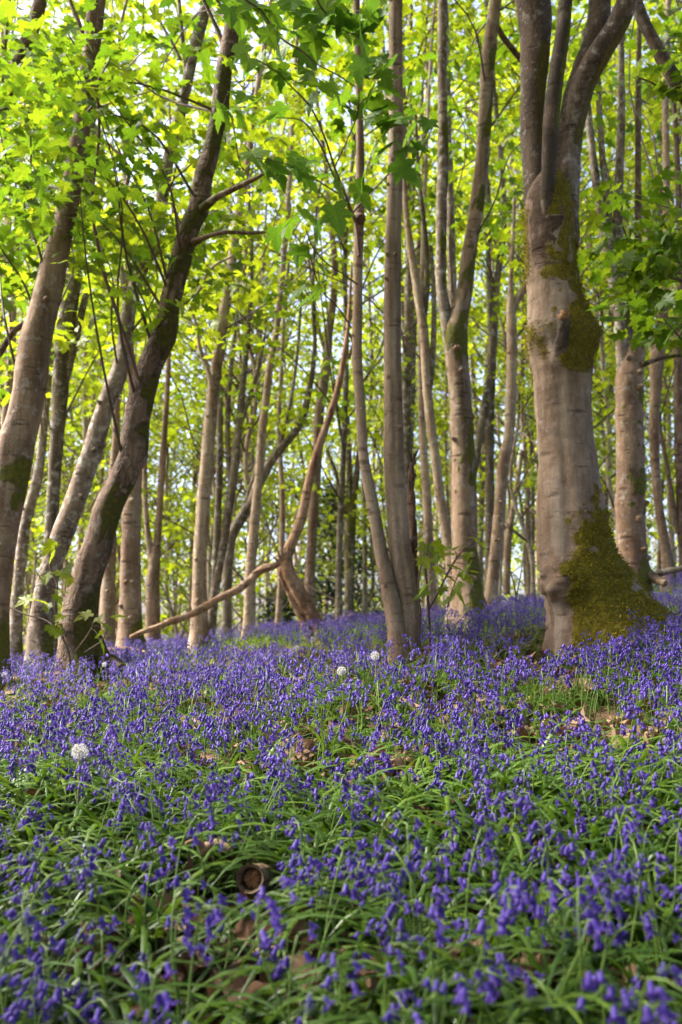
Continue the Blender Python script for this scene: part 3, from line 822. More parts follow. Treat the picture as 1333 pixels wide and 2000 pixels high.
def twin():
    g = np.random.default_rng(5)
    b = P(775, 1262, YT); b[2] = ground(b[0], b[1])
    root = tag(empty('sycamore_tree', b), 'twin stemmed smooth grey tree in the middle, its stems joined at the foot', 'tree', 'sycamores of the wood')
    for k, (tr, dy, up) in enumerate((
            ([(780, 1262, 46), (774, 1225, 36), (767, 1185, 35), (756, 1130, 29), (746, 1085, 27), (731, 1000, 24), (719, 940, 22), (711, 895, 20), (705, 800, 20), (698, 700, 20), (699, 600, 19), (700, 500, 19), (702, 430, 20), (704, 300, 17), (702, 200, 15), (699, 100, 14), (697, 0, 13), (696, -90, 12)], .05, 4),
            ([(796, 1262, 50), (800, 1225, 42), (799, 1185, 38), (791, 1130, 42), (783, 1085, 42), (776, 1000, 41), (772, 950, 40), (770, 900, 40), (769, 800, 38), (767, 700, 35), (767, 600, 34), (768, 500, 33), (772, 350, 31), (774, 250, 30), (773, 100, 28), (774, 0, 27), (776, -90, 24)], .05, 4))):
        pts, rad = trace3(tr, YT + (0.03 if k else 0), dy)
        pts, rad = root_down(pts, rad, .2)
        pts, rad = extend_up(pts, rad, up)
        mb = MB()

        def groove(path, dirs, rr):
            if not k:
                return rr
            th = np.arctan2(dirs[..., 1], dirs[..., 0])          # a seam down the front where two stems have grown together
            d = np.abs(th + math.pi / 2 - .05)
            return rr * (1 - .16 * np.exp(-(d / .22) ** 2))
        tube(mb, pts, rad, 36, 150, .05, 6, 3 + k, disp=groove)
        knots(mb, pts, rad, g, 16)
        mb.build('trunk', M['bark_twin'], root, attr='moss')
    st = MB()
    sp_, sr = trace3([(695, 478, 8), (704, 520, 9), (705, 505, 8)], YT - .06)
    tube(st, [P(690, 420, YT-.05), P(697, 450, YT-.075), P(702, 500, YT-.09)], [.006, .009, .011], 8, 12)
    tube(st, [P(704, 424, YT-.02), P(704, 430, YT-.05)], [.028, .030], 20, 8, .3, 30)
    st.build('branch_stub', M['twig_bark'], root)
    tw, lf = MB(), MB()
    YF = YT - .55
    twigs = [([(697, 440, 7), (675, 380, 5), (655, 330, 5), (635, 270, 4), (600, 200, 4), (570, 170, 3), (540, 140, 3), (500, 115, 2)], 0, -.8),
             ([(696, 436, 5), (655, 350, 4), (615, 265, 4), (590, 235, 3), (540, 230, 2)], 0, -.6),
             ([(690, 415, 5), (720, 380, 4), (750, 350, 4), (770, 325, 3), (790, 295, 2), (815, 260, 2)], 0, -.6),
             ([(655, 325, 3), (680, 270, 3), (700, 215, 3), (702, 180, 2)], -.3, -.3),
             ([(672, 385, 4), (640, 365, 3), (600, 340, 3), (560, 320, 2), (500, 308, 2)], -.1, -.7),
             ([(698, 555, 4), (670, 535, 3), (640, 515, 3), (610, 480, 3), (597, 445, 2)], 0, -.6),
             ([(600, 455, 2), (585, 490, 2), (580, 530, 2), (600, 560, 2), (630, 620, 1)], -.5, -.2),
             ([(450, -40, 6), (480, 0, 5), (510, 20, 5), (530, 50, 4), (550, 75, 4), (590, 100, 4), (620, 125, 3), (665, 150, 3), (695, 170, 2)], -.9, .2),
             ([(610, -40, 5), (625, 10, 4), (640, 30, 4), (665, 55, 3), (703, 72, 2)], -.9, .3),
             ([(700, 205, 3), (730, 180, 3), (765, 165, 2), (800, 130, 2)], -.5, .1),
             ([(687, 640, 3), (660, 600, 3), (635, 575, 3), (600, 480, 2)], 0, -.5)]
    for tr, y, dy in twigs:
        p, r = trace3(tr, YT - .05 + y, dy)
        tube(tw, p, r, 5, len(p) * 4)
    spots = '470,25 500,20 540,15 575,10 600,15 520,40 590,35 640,15 660,40 690,15 680,60 640,60 700,80 650,75 480,35 605,65 580,70 545,80 560,88 610,40 655,20 715,45 735,60 725,20 ' \
            '470,100 480,125 500,140 520,120 545,120 490,150 555,150 575,110 600,75 595,150 550,145 605,158 655,160 690,118 700,128 722,132 750,120 775,132 752,158 742,178 695,165 680,198 640,195 612,205 600,182 665,222 720,215 735,182 ' \
            '440,222 465,240 500,215 530,235 560,225 480,205 490,310 530,330 555,355 590,352 610,330 640,352 550,320 625,328 520,345 580,335 705,372 650,420 ' \
            '555,440 595,435 625,450 570,447 580,500 575,535 610,525 625,562 600,575 612,592 545,455 ' \
            '730,242 760,255 770,272 782,242 835,242 810,262 825,285 800,300 775,325 792,338 742,262 815,305 760,285 745,225 690,225'
    pos, az, pit, rol, sz = [], [], [], [], []
    for s in spots.split():
        c, r = map(float, s.split(','))
        if r < 95: yy = YT - .75
        elif r < 260 and c < 690: yy = YT - .62
        elif r < 240: yy = YT - .6
        elif c > 700: yy = YT - .5
        else: yy = YT - .6
        yy += g.normal(0, .12)
        for q in range(2 if g.random() < .2 else 1):
            p = P(c + g.normal(0, 6) * (1 + 2 * q), r + 8 + g.normal(0, 5) * (1 + 2 * q) - 22, yy - .02 * q)
            pos.append(p)
            az.append(g.uniform(-math.pi, 0) if g.random() < .7 else g.uniform(0, math.pi))
            pit.append(-.75 + g.normal(0, .35)); rol.append(g.normal(0, .45)); sz.append(.148 * g.uniform(.75, 1.2))
    pos, az, pit, rol, sz = map(np.array, (pos, az, pit, rol, sz))
    inst(lf, LEAF_FINE, pos, leaf_rot(az, pit, rol), sz)
    for i in range(len(pos)):                                   # stalk from the leaf up to its twig
        d = np.array([math.cos(az[i]), math.sin(az[i]), .1])
        e = pos[i] - d * sz[i] * .45 + np.array([0, 0, .05 + .03 * g.random()])
        tube(tw, [pos[i], (pos[i] + e) / 2 + np.array([0, 0, .012]), e], [.0012, .0011, .0014], 4, 5)
    cl = []
    for _ in range(30):
        a = g.random() * 6.283; o = 1.9 * math.sqrt(g.random())
        cl.append(np.array([.25 + o * math.cos(a), YT + .2 + o * math.sin(a), g.uniform(5.3, 9)]))
    spray(lf, cl, 24, .45, .14, g)
    for c in cl:
        twig_to(tw, np.array([.25, YT, c[2] - .4]), c, .008, g)
    add_all(lf, tw, 1)
    lf.build('crown', [M['leaf_deep'], M['twig']], root, smooth=False)


M['bark_twin'] = bark_mat('bark_twin', (.185, .115, .07), (.30, .213, .138), lichen=.15, dark=.05, moss=-.02, moss_side=.3, bump=.5, streak=.45, stain=(.24, .115, .045), stain_amt=.75)
twin()

# ---- the huge mossy tree
YM = 5.5


def main_tree():
    g = np.random.default_rng(9)
    tr = [(1200, 1320, 305), (1190, 1265, 268), (1172, 1215, 220), (1148, 1150, 176), (1131, 1100, 153), (1121, 1050, 141), (1116, 1000, 134), (1112, 950, 125),
          (1109, 900, 117), (1104, 850, 111), (1101, 800, 109), (1099, 760, 112), (1098, 725, 117), (1096, 690, 126), (1096, 655, 132), (1088, 610, 120), (1081, 560, 106), (1076, 500, 102), (1075, 450, 102), (1074, 410, 100), (1073, 370, 84), (1072, 335, 40)]
    pts, rad = trace3(tr, YM)
    base = np.array([pts[1][0], YM, float(ground(pts[1][0], YM))])
    root = tag(empty('sycamore_tree', base), 'huge sycamore with a mossy buttress foot and thick mossy limbs above', 'tree', 'sycamores of the wood')
    rowz = lambda r: P(1100, r, YM)[2]
    bumps = [(P(1084, 1142, YM - .2), .11, .11), (P(1078, 1205, YM - .2), .05, .07), (P(1150, 655, YM - .05), .034, .10), (P(1045, 650, YM - .12), .035, .09),
             (P(1098, 695, YM - .2), .05, .07), (P(1130, 1245, YM - .3), .03, .08), (P(1285, 1238, YM - .1), .05, .09), (P(1120, 1060, YM - .2), -.012, .05), (P(1060, 1215, YM - .25), .05, .07)]

    def disp(path, dirs, rr):
        v = path[:, None] + dirs * rr[:, :, None]
        for c, a, s in bumps:
            d2 = ((v - c) ** 2).sum(-1)
            rr = rr + a * np.exp(-d2 / (s * s))
        c = bumps[0][0]; dc = np.sqrt(((v - c) ** 2).sum(-1))
        wob = np.array([fbm(p_, 22, 5) if q_ < .3 else 0 for p_, q_ in zip(v.reshape(-1, 3), dc.ravel())]).reshape(dc.shape)
        rr = rr + .028 * np.exp(-((dc - .125 + .03 * wob) / .018) ** 2) * (v[..., 2] > c[2] - .03) + .030 * wob * np.exp(-(dc / .13) ** 2)
        rr = rr - .075 * np.exp(-(((v - (c + np.array([.02, -.02, -.13]))) ** 2).sum(-1)) / .006)
        th = np.arctan2(dirs[..., 1], dirs[..., 0])
        h = np.clip(path[:, 2] - base[2], 0, 9)[:, None]
        rr = rr * (1 + .05 * np.sin(3.0 * th + 1.0) * np.exp(-h / .22) + .05 * np.sin(7 * th + .4) * np.exp(-h / .22))
        rr = rr * (1 - .05 * np.exp(-((th + 1.9) / .16) ** 2) * np.exp(-((h - .9) / .8) ** 2))
        return rr

    def attr(v, dirs):
        phi = np.degrees(np.arctan2(dirs[..., 1], dirs[..., 0])) + 90
        phi = phi + 13
        phi = np.where(phi > 180, phi - 360, phi)
        z = v[..., 2]
        nz = np.array([fbm(p, 5.0, 3) for p in v.reshape(-1, 3)]).reshape(z.shape)
        nf = np.array([fbm(p, 14.0, 8) for p in v.reshape(-1, 3)]).reshape(z.shape)
        top = np.interp(phi, [-44, -30, -20, 5, 45, 120, 180], [rowz(1400), rowz(1235), rowz(1095), rowz(1040), rowz(985), rowz(1000), rowz(1150)])
        m = np.clip((top - z) / .09 + nz * 1.6 + nf * 1.9 + .3, 0, 1)
        hole = np.clip((nz + .7 * nf - .24) * 5, 0, 1) * (z < rowz(1075))
        m = m * (1 - .8 * hole)
        zr = 1000 - (z - CAMZ) / YM * F / 1.0            # only a height scale
        def band(r0, r1, s=25):
            a, b = rowz(r0), rowz(r1)
            return 1 / (1 + np.exp(np.clip((z - a) / .03, -30, 30))) * 1 / (1 + np.exp(np.clip((b - z) / .03, -30, 30)))
        side = np.clip((phi + 4 + nz * 55 + nf * 25) / 22, 0, 1)
        left = np.clip((-phi - 48 + nz * 30) / 15, 0, 1)
        m = np.maximum(m, band(250, 660) * side * np.clip(.85 + nf, 0, 1))
        m = np.maximum(m, band(410, 560) * left)
        m = np.maximum(m, band(632, 735) * np.clip(1.0 + nz * 1.1 - .7 * np.exp(-((phi + 8) / 16) ** 2), 0, 1))
        cr = band(150, 520) * np.clip(.75 + nz * .8 + .01 * (phi - 10), 0, 1.2)
        return np.where((m < .25) & (cr > .03), -cr, m)
    mb = MB()
    v, dirs, path, rr = tube(mb, pts, rad, 96, 230, .045, 3.2, 4, disp=disp, attr=attr)
    att = mb.a[0].reshape(v.shape[:2])
    tru = mb.build('trunk', M['bark_main'], root, attr='moss')
    # moss as real tufts on the foot and along the mossy side
    cand = np.argwhere((att > .3))
    w = np.array([np.linalg.norm(v[min(i+1, len(v)-1), j] - v[i, j]) * np.linalg.norm(v[i, (j+1) % 96] - v[i, j]) for i, j in cand])
    w *= np.clip(att[cand[:, 0], cand[:, 1]] - .15, 0, .6) * np.where(v[cand[:, 0], cand[:, 1], 2] < rowz(960), 2.2, 1.0)
    pick = cand[g.choice(len(cand), 27000, p=w / w.sum())]
    pos = v[pick[:, 0], pick[:, 1]] + g.normal(0, .008, (len(pick), 3))
    nrm = dirs[pick[:, 0], pick[:, 1]]
    az = np.arctan2(nrm[:, 1], nrm[:, 0]) + g.normal(0, .8, len(pick))
    tuft = np.array([(-.16, 0, 0), (.16, 0, 0), (.22, .55, .08), (0, 1, 0), (-.22, .55, .08)], float)
    mt = MB()
    inst(mt, (tuft, np.array([[0, 1, 2], [0, 2, 4], [4, 2, 3]])), pos, leaf_rot(az, g.normal(.1, .6, len(pick)), g.normal(0, .8, len(pick))), g.uniform(.006, .017, len(pick)))
    tag(mt.build('moss_cover', M['moss'], root, smooth=False), kind='stuff')
    limbs = [('limb', [(1062, 480, 70), (1050, 400, 52), (1043, 330, 47), (1039, 250, 47), (1043, 150, 56), (1047, 75, 64), (1041, 0, 74), (1020, -120, 70)], 0, .1, 'bark_limb', 4),
             ('limb', [(1095, 480, 72), (1106, 350, 56), (1116, 250, 54), (1128, 190, 58), (1148, 130, 58), (1163, 80, 50), (1170, 40, 47), (1172, 0, 46), (1176, -110, 42)], 0, .1, 'bark_limb', 4),
             ('limb', [(1114, 290, 20), (1120, 240, 34), (1130, 190, 44), (1148, 145, 50), (1180, 90, 47), (1206, 50, 46), (1226, 0, 45), (1252, -80, 42)], .03, -.26, 'bark_limb', 4),
             ('limb', [(1068, 400, 16), (1069, 380, 27), (1072, 300, 31), (1080, 200, 33), (1087, 150, 32), (1098, 75, 29), (1105, 0, 28), (1112, -90, 26)], -.17, -.15, 'bark_black', 3)]
    limbs[3] = ('limb', [(1066, 440, 14), (1068, 400, 25), (1070, 370, 28), (1073, 300, 31), (1080, 200, 33), (1087, 150, 32), (1098, 75, 29), (1105, 0, 28), (1112, -90, 26)], -.10, -.20, 'bark_black', 3)
    for k, (nm, t, y, dy, mt_, up) in enumerate(limbs):
        p, r = trace3(t, YM + y, dy)
        p, r = extend_up(p, r, up)
        ml = MB()
        tube(ml, p, r, 40, 90, .08, 5, 20 + k, attr=lambda v, d: np.clip(.25 + .5 * d[..., 0], 0, 1) * (np.abs(v[..., 2] - rowz(180)) < .35))
        ml.build(nm, M[mt_], root, attr='moss')
    ms = MB()
    tube(ms, [P(1093, 712, YM-.13), P(1096, 680, YM-.19), P(1100, 650, YM-.225), P(1102, 622, YM-.245)], [.050, .040, .033, .029], 20, 24, .22, 14, 2)
    sb = ms.build('broken_stub', M['bark_black'], root)
    ms = MB()
    tube(ms, [P(1102, 624, YM-.245), P(1102, 616, YM-.25), P(1103, 606, YM-.25)], [.026, .030, .010], 14, 9, .5, 40, 3)
    ms.build('rotten_tip', M['rot_dark'], sb)
    # crown far overhead; unseen leaf clusters are added to darken the near ground
    lf, tw = MB(), MB()
    cl = []
    for _ in range(95):
        a = g.random() * 6.283; o = 3.6 * math.sqrt(g.random())
        cl.append(np.array([1.6 + o * math.cos(a), YM - .2 + o * math.sin(a), g.uniform(5.6, 10.5)]))
    for _ in range(330):  # added overhead, out of view, to keep skylight off the foreground
        cl.append(np.array([g.uniform(-4.6, 4.8), g.uniform(-5, 3.2), g.uniform(5.6, 9.2)]))
    for _ in range(130):  # added behind the camera to block the low sky
        cl.append(np.array([g.uniform(-4.5, 4.5), g.uniform(-5.5, -1.2), g.uniform(3.0, 6.2)]))
    for c in cl:
        if c[2] > 5.2 and g.random() < .5 or g.random() < .12:
            twig_to(tw, np.array([1.4 + (c[0] - 1.4) * .10, YM - .1, max(6.2, c[2] - .6)]), c, .016, g)
    spray(lf, cl, 30, .62, .15, g)
    add_all(lf, tw, 1)
    lf.build('crown', [M['leaf_mid'], M['twig']], root, smooth=False)


M['bark_black'] = bark_mat('bark_black', (.055, .04, .03), (.12, .085, .06), lichen=.1, dark=.7, moss=.12, moss_side=.3, bump=.9)
main_tree()

# ------------------------------------------------------------------ broken dead tree, snag, saplings
def dead_tree():
    Yd = 9.5
    b = on_ground(612, 1262); Yd = 9.2
    b = P(612, 1245, Yd); b[2] = ground(b[0], b[1])
    root = tag(empty('dead_tree', b), 'broken dead tree of peeled orange wood with a split stump and snapped limb', 'dead tree')
    mb = MB()
    p, r = trace3([(620, 1250, 50), (607, 1215, 42), (590, 1180, 37), (573, 1145, 35), (561, 1115, 33), (558, 1093, 29), (566, 1070, 22), (577, 1045, 20), (590, 1010, 20), (600, 960, 17), (612, 910, 18), (628, 860, 15), (645, 810, 14), (660, 760, 13), (670, 710, 11), (680, 640, 9), (685, 560, 6), (687, 520, 4)], Yd, .3)
    p, r = root_down(p, r, .3)
    zt = P(558, 1100, Yd)[2]

    def split(path, dirs, rr):
        th = np.arctan2(dirs[..., 1], dirs[..., 0])
        low = np.clip((zt - path[:, 2:3]) / .25, 0, 1)
        d = np.abs(th + 2.1 + .35 * np.sin(path[:, 2:3] * 7))
        return rr * (1 - low * .42 * np.exp(-(d / .20) ** 2)) * (1 + low * .12 * np.sin(th * 5 + path[:, 2:3] * 3))
    tube(mb, p, r, 40, 190, .11, 9, 2, disp=split)
    q, s = trace3([(672, 640, 6), (690, 665, 7), (682, 700, 6)], Yd + .25); tube(mb, q, s, 8, 14, .2, 20)
    mb.build('trunk', M['deadwood_dark'], root, attr='moss')
    mb = MB()
    p, r = trace3([(548, 1100, 9), (533, 1106, 14), (512, 1113, 17), (490, 1132, 15), (462, 1153, 16), (430, 1168, 14), (400, 1186, 16), (365, 1204, 13), (335, 1213, 14), (310, 1224, 12), (285, 1232, 11), (255, 1245, 8)], Yd - .05, -.4)
    tube(mb, p, r, 18, 80, .13, 9, 8)
    q, s = trace3([(528, 1108, 7), (512, 1112, 6), (496, 1118, 5), (490, 1124, 2)], Yd - .14); tube(mb, q, s, 8, 14, .3, 20)
    for k in range(7):
        tube(mb, [P(440 - 22 * k, 1166 + 9 * k, Yd - .2), P(437 - 22 * k, 1150 + 9 * k + 4 * (k % 3), Yd - .25)], [.010, .003], 5, 6, .2, 30)
    for k in range(5):
        a = P(545 + 4 * k, 1100 - 3 * k, Yd - .06)
        tube(mb, [a, a + np.array([.016 * k - .05, -.02, .07 + .05 * (k % 3)])], [.022, .002], 6, 6, .3, 30)
    mb.build('snapped_limb', M['deadwood'], root, attr='moss')


M['deadwood_dark'] = bark_mat('deadwood_dark', (.24, .115, .058), (.45, .27, .155), pale=(.55, .42, .3), lichen=.2, dark=.34, moss=.06, moss_side=.4, streak=1., bump=1.2, stain=(.09, .035, .016), stain_amt=.8)
dead_tree()


def snag():
    Ys = 5.9
    b = P(813, 1215, Ys); b[2] = ground(b[0], b[1])
    root = tag(empty('dead_snag', b), 'thin rotten upright snag with flaking bark, close to the right of the twin stemmed tree', 'dead tree')
    mb = MB()
    p, r = trace3([(816, 1240, 20), (813, 1180, 17), (810, 1110, 15), (808, 1050, 15), (804, 990, 16), (803, 940, 14), (806, 905, 9), (809, 890, 3)], Ys)
    p, r = root_down(p, r)
    tube(mb, p, r, 16, 70, .30, 16, 6)
    g = np.random.default_rng(3)
    for _ in range(26):
        i = g.integers(0, len(p) - 1); t = g.random()
        c = np.array(p[i]) * (1 - t) + np.array(p[i+1]) * t + np.array([g.normal(0, .016), -.02, 0])
        tube(mb, [c, c + np.array([g.normal(0, .01), -.01, g.uniform(.03, .07)])], [.010, .002], 5, 5, .3, 30)
    mb.build('trunk', M['snag'], root, attr='moss')


M['snag'] = bark_mat('snag', (.10, .05, .028), (.27, .15, .085), lichen=.2, dark=.35, moss=.05, streak=1., bump=1.)
snag()


def sapling(label, Ys, stems, leaves, lsize, mat, seed):
    g = np.random.default_rng(seed)
    b = P(stems[0][0][0], stems[0][0][1], Ys); b[2] = ground(b[0], b[1])
    root = tag(empty('sapling', b), label, 'sapling')
    tw, lf = MB(), MB()
    allq = []
    for tr in stems:
        p, r = trace3(tr, Ys, g.normal(0, .1))
        if tr is stems[0]: p, r = root_down(p, r, 0)
        tube(tw, p, r, 6, len(p) * 5, .1, 30)
        allq += list(catmull(np.array(p), 30))
    allq = np.array(allq)
    pos = np.array([P(c + g.normal(0, 3), r - 10, Ys - .08 + g.normal(0, .12)) for c, r in leaves])
    az = g.uniform(-math.pi, math.pi, len(pos)) * .6 - math.pi / 2
    Rm = leaf_rot(az, -.5 + g.normal(0, .3, len(pos)), g.normal(0, .4, len(pos)))
    inst(lf, LEAF_FINE, pos, Rm, lsize * g.uniform(.75, 1.2, len(pos)))
    for q in pos:
        e = allq[np.argmin(np.linalg.norm(allq - q, axis=1))]
        tube(tw, [e, (e + q) / 2 + np.array([0, 0, .02]), q], [.003, .002, .0012], 4, 6)
    tw.build('stem', M['twig'], root)
    lf.build('foliage', M[mat], root, smooth=False)


sapling('leafy green sycamore sapling between the thin rotten snag and the mossy forked trunk', 5.6,
        [[(838, 1200, 6), (835, 1150, 5), (832, 1100, 5), (838, 1060, 3)], [(838, 1190, 5), (860, 1150, 4), (880, 1110, 4), (905, 1075, 3), (925, 1062, 2)], [(875, 1185, 4), (885, 1150, 3), (898, 1115, 2)], [(822, 1200, 4), (818, 1140, 3), (826, 1085, 3)]],
        [(935, 1068), (905, 1078), (920, 1090), (870, 1078), (850, 1070), (836, 1072), (858, 1088), (900, 1132), (878, 1115), (925, 1128), (912, 1112), (848, 1122), (842, 1145), (868, 1158), (895, 1165), (852, 1182), (880, 1175), (905, 1150), (862, 1130), (826, 1100), (890, 1092), (848, 1098), (830, 1165), (915, 1060)], .092, 'leaf_bright', 4)
sapling('yellowish leafy sapling in front of the two leaning trunks at the left', 6.0,
        [[(130, 1262, 5), (120, 1240, 4), (108, 1180, 4), (112, 1140, 4), (98, 1110, 3), (97, 1078, 2)], [(124, 1245, 4), (90, 1212, 3), (50, 1200, 3), (12, 1182, 3)], [(110, 1150, 3), (85, 1135, 2), (72, 1118, 2)], [(150, 1270, 4), (175, 1235, 3), (186, 1210, 2)], [(165, 1275, 4), (200, 1250, 3), (212, 1225, 2)]],
        [(100, 1068), (112, 1075), (92, 1085), (110, 1092), (90, 1130), (102, 1128), (125, 1118), (118, 1128), (136, 1134), (60, 1178), (52, 1172), (70, 1182), (105, 1172), (112, 1164), (95, 1190), (112, 1225), (100, 1232), (122, 1212), (108, 1240), (178, 1208), (188, 1215), (200, 1245), (206, 1228), (215, 1215), (196, 1262)], .095, 'leaf_bright', 6)
sapling('few bare reddish shoots between the slender pale trunk and the huge mossy tree', 7.2,
        [[(1010, 1185, 4), (1006, 1150, 3), (996, 1110, 2), (990, 1085, 1)], [(1008, 1170, 3), (1018, 1120, 2), (1022, 1090, 1)]], [(1000, 1120), (1018, 1100)], .05, 'leaf_mid', 8)

# ------------------------------------------------------------------ the wood behind: five kinds of thin tree, copied
def far_tree(seed, h, mat, leafmat):
    g = np.random.default_rng(seed)
    root = empty('young_sycamore', (0, 0, 0))
    tr, tw, lf = MB(), MB(), MB()
    n = 9
    lean = g.normal(0, .06, 2)
    pts = [np.array([lean[0] * h * (k/n) + g.normal(0, .07) * (k > 0), lean[1] * h * (k/n) + g.normal(0, .07) * (k > 0), -.4 + (h + .4) * k / n]) for k in range(n + 1)]
    r0 = g.uniform(.035, .075)
    rad = [r0 * (1.25 if k == 0 else 1) * (1 - .085 * k) for k in range(n + 1)]
    tube(tr, pts, rad, 10, 50, .09, 5, seed)
    if seed % 2:
        k = 2 + seed % 3
        b = pts[k]; d = g.normal(0, .14, 2)
        q = [b + np.array([d[0] * j * 1.2, d[1] * j * 1.2, (h - b[2]) * j / 5]) for j in range(5)]
        tube(tr, q, [rad[k] * .75 * (1 - .15 * j) for j in range(5)], 8, 26, .09, 5, seed + 2)
    for _ in range(3):                                            # thin side stems and bare branches
        k = int(g.integers(2, 6)); b = pts[k]; d = g.normal(0, .35, 2)
        q = [b + np.array([d[0] * j * .8, d[1] * j * .8, j * .62 + .1 * j * j]) for j in range(5)]
        tube(tr, q, [rad[k] * .42 * (1 - .18 * j) for j in range(5)], 6, 22, .09, 5, seed + 7)
    tr.build('trunk', M[mat], root, attr='moss')
    path = catmull(np.array(pts), 60)
    cl = []
    for _ in range(56):
        z = h * (1 - (.68 if g.random() < .6 else .90) * g.random() ** 1.05)
        k = path[np.argmin(abs(path[:, 2] - z))]
        a = g.random() * 6.283; o = (.5 + 2.0 * math.sin(min(1, z / h + .15) * 2.6)) * math.sqrt(g.uniform(.05, 1))
        c = np.array([k[0] + o * math.cos(a), k[1] + o * math.sin(a), z + .2 * o])
        cl.append(c)
        i = max(0, np.argmin(abs(path[:, 2] - (z - .6 * o))))
        twig_to(tw, path[i], c, .014, g, 4)
    spray(lf, cl, 36, .66, .106, g)
    add_all(lf, tw, 1)
    lf.build('crown', [M[leafmat], M['twig']], root, smooth=False)
    return root


M['bark_far'] = bark_mat('bark_far', (.33, .23, .145), (.47, .37, .26), pale=(.5, .46, .38), lichen=.5, dark=.14, moss=.06, moss_side=.6)
protos = [far_tree(31 + k, h, m_, l_) for k, (h, m_, l_) in enumerate(
    [(13, 'bark_far', 'leaf_bright'), (11, 'bark_far', 'leaf_bright'), (15, 'bark_lichen', 'leaf_bright'), (12, 'bark_green', 'leaf_bright'), (9, 'bark_far', 'leaf_bright'), (14, 'bark_smooth', 'leaf_bright')])]
used = [False] * len(protos)
def patch0(x, y, sc):
    return np.array([mnoise.fractal(Vector((a * sc, b * sc, 2.)), 1., 2., 3) for a, b in zip(x, y)])


gfar = np.random.default_rng(77)
ZONES = [(-1e3, 230, 'behind the leaning trunks at the left'), (230, 480, 'behind the fanning clump left of centre'),
         (480, 690, 'behind the broken dead tree'), (690, 880, 'behind the twin stemmed tree'),
         (880, 1070, 'behind the mossy forked trunk'), (1070, 1e4, 'behind the sheaf of stems at the right edge')]
placed = []
tries = 0
while len(placed) < 96 and tries < 4000:
    tries += 1
    y = 12.5 + 26 * gfar.random() ** 1.1
    x = gfar.uniform(-.41, .41) * y
    cpx = 666.5 + F * x / y
    if (245 < cpx < 335 or 545 < cpx < 640) and gfar.random() < .85: continue
    if y < 16 and min([abs(x / y - q) for q in (.24, -.14, -.03, .13)]) < .012: continue
    if any((x - a) ** 2 + (y - b) ** 2 < 1.1 for a, b in placed): continue
    placed.append((x, y))
for x, y in placed:
    k = int(gfar.integers(len(protos)))
    src = protos[k]
    if used[k]:
        o = src.copy(); COL.objects.link(o)
        for ch in src.children:
            c = ch.copy(); COL.objects.link(c); c.parent = o
    else:
        o = src; used[k] = True
    o.location = (x, y, float(ground(x, y)))
    o.rotation_euler = (0, 0, gfar.random() * 6.28)
    s = gfar.uniform(.85, 1.2); o.scale = (s, s, s)
    col = 666 + F * x / y
    zn = next(z for a, b, z in ZONES if a <= col < b)
    far = 'nearer' if y < 19 else 'far' if y < 29 else 'farthest'
    kind = ['pale', 'brown', 'grey', 'greenish', 'short pale', 'leggy brown'][k]
    tag(o, f'{far} thin {kind} tree {zn}', 'tree', 'thin young trees deep in the wood')

# the wood beyond, too far off to tell its trees apart
fw, gw = MB(), np.random.default_rng(8)
n = 13000
x = gw.uniform(-30, 30, n); y = gw.uniform(44, 74, n)
dens = patch0(x, y, .35)
z = ground(x, y) + .5 + 15 * gw.random(n) ** .9
k = dens + .25 * np.sin(z * 1.3 + x) > -.12
x, y, z = x[k], y[k], z[k]
inst(fw, LEAF_MID, np.stack([x, y, z], -1), leaf_rot(gw.random(len(x)) * 6.283, gw.normal(-.2, .6, len(x)), gw.normal(0, .6, len(x))), gw.uniform(.25, .46, len(x)))
for _ in range(120):
    a, b = gw.uniform(-28, 28), gw.uniform(44, 72); q = gpt(a, b)
    tube(fw, [q, q + np.array([gw.normal(0, .4), 0, 7]), q + np.array([gw.normal(0, .8), 0, 15])], [.14, .11, .05], 6, 10, mat=1)
tag(fw.build('distant_wood', [M['leaf_bright'], M['bark_far']], smooth=False), 'far off wood of pale trunks and yellow green leaves beyond the crest', 'wood', kind='stuff')

# dark evergreen in the gap behind the dead tree
def holly(c, r, Yh, w, h, label):
    g = np.random.default_rng(int(c))
    b = P(c, r, Yh); b[2] = float(ground(b[0], b[1]))
    root = tag(empty('holly_bush', b), label, 'evergreen bush')
    tr, lf = MB(), MB()
    tube(tr, [b + np.array([0, 0, -.2]), b + np.array([.1, 0, h * .5]), b + np.array([0, 0, h * .95])], [.12, .08, .02], 10, 24, .1)
    cl = []
    for _ in range(120):
        z = g.uniform(.05, 1); o = w * .5 * (1.05 - z ** 1.6) * math.sqrt(g.random()) + .1
        a = g.random() * 6.283
        c_ = b + np.array([o * math.cos(a), o * math.sin(a), h * z]); cl.append(c_)
        twig_to(tr, b + np.array([.05, 0, h * z * .8]), c_, .02, g, 4)
    spray(lf, cl, 46, .34, .085, g, thick=.5, tilt=.9)
    tr.build('trunk', M['twig'], root); lf.build('foliage', M['leaf_holly'], root, smooth=False)


holly(655, 1215, 25., 2.6, 4.6, 'dark bluish evergreen bush in the gap between the dead tree and the twin stems')
holly(552, 1225, 29., 1.8, 3.2, 'smaller dark evergreen bush low down, left of the split stump')

# ------------------------------------------------------------------ woodland carpet
def in_view(x, y, m=.06):
    return np.abs(x) < (.343 + m) * y + .25


TRUNKS = []
for o in scene.objects:
    if o.parent is None and o.get('category') == 'tree' and 3 < o.location.y < 12:
        TRUNKS.append((o.location.x, o.location.y, .17 if 'huge' not in o['label'] else .42))


def clear(x, y):
    ok = np.ones(len(x), bool)
    for a, b, r in TRUNKS:
        ok &= (x - a) ** 2 + (y - b) ** 2 > (r * .8) ** 2
    return ok


def patch(x, y, sc, seed):
    return np.array([mnoise.fractal(Vector((a * sc + seed, b * sc, seed)), 1., 2., 3) for a, b in zip(x, y)])


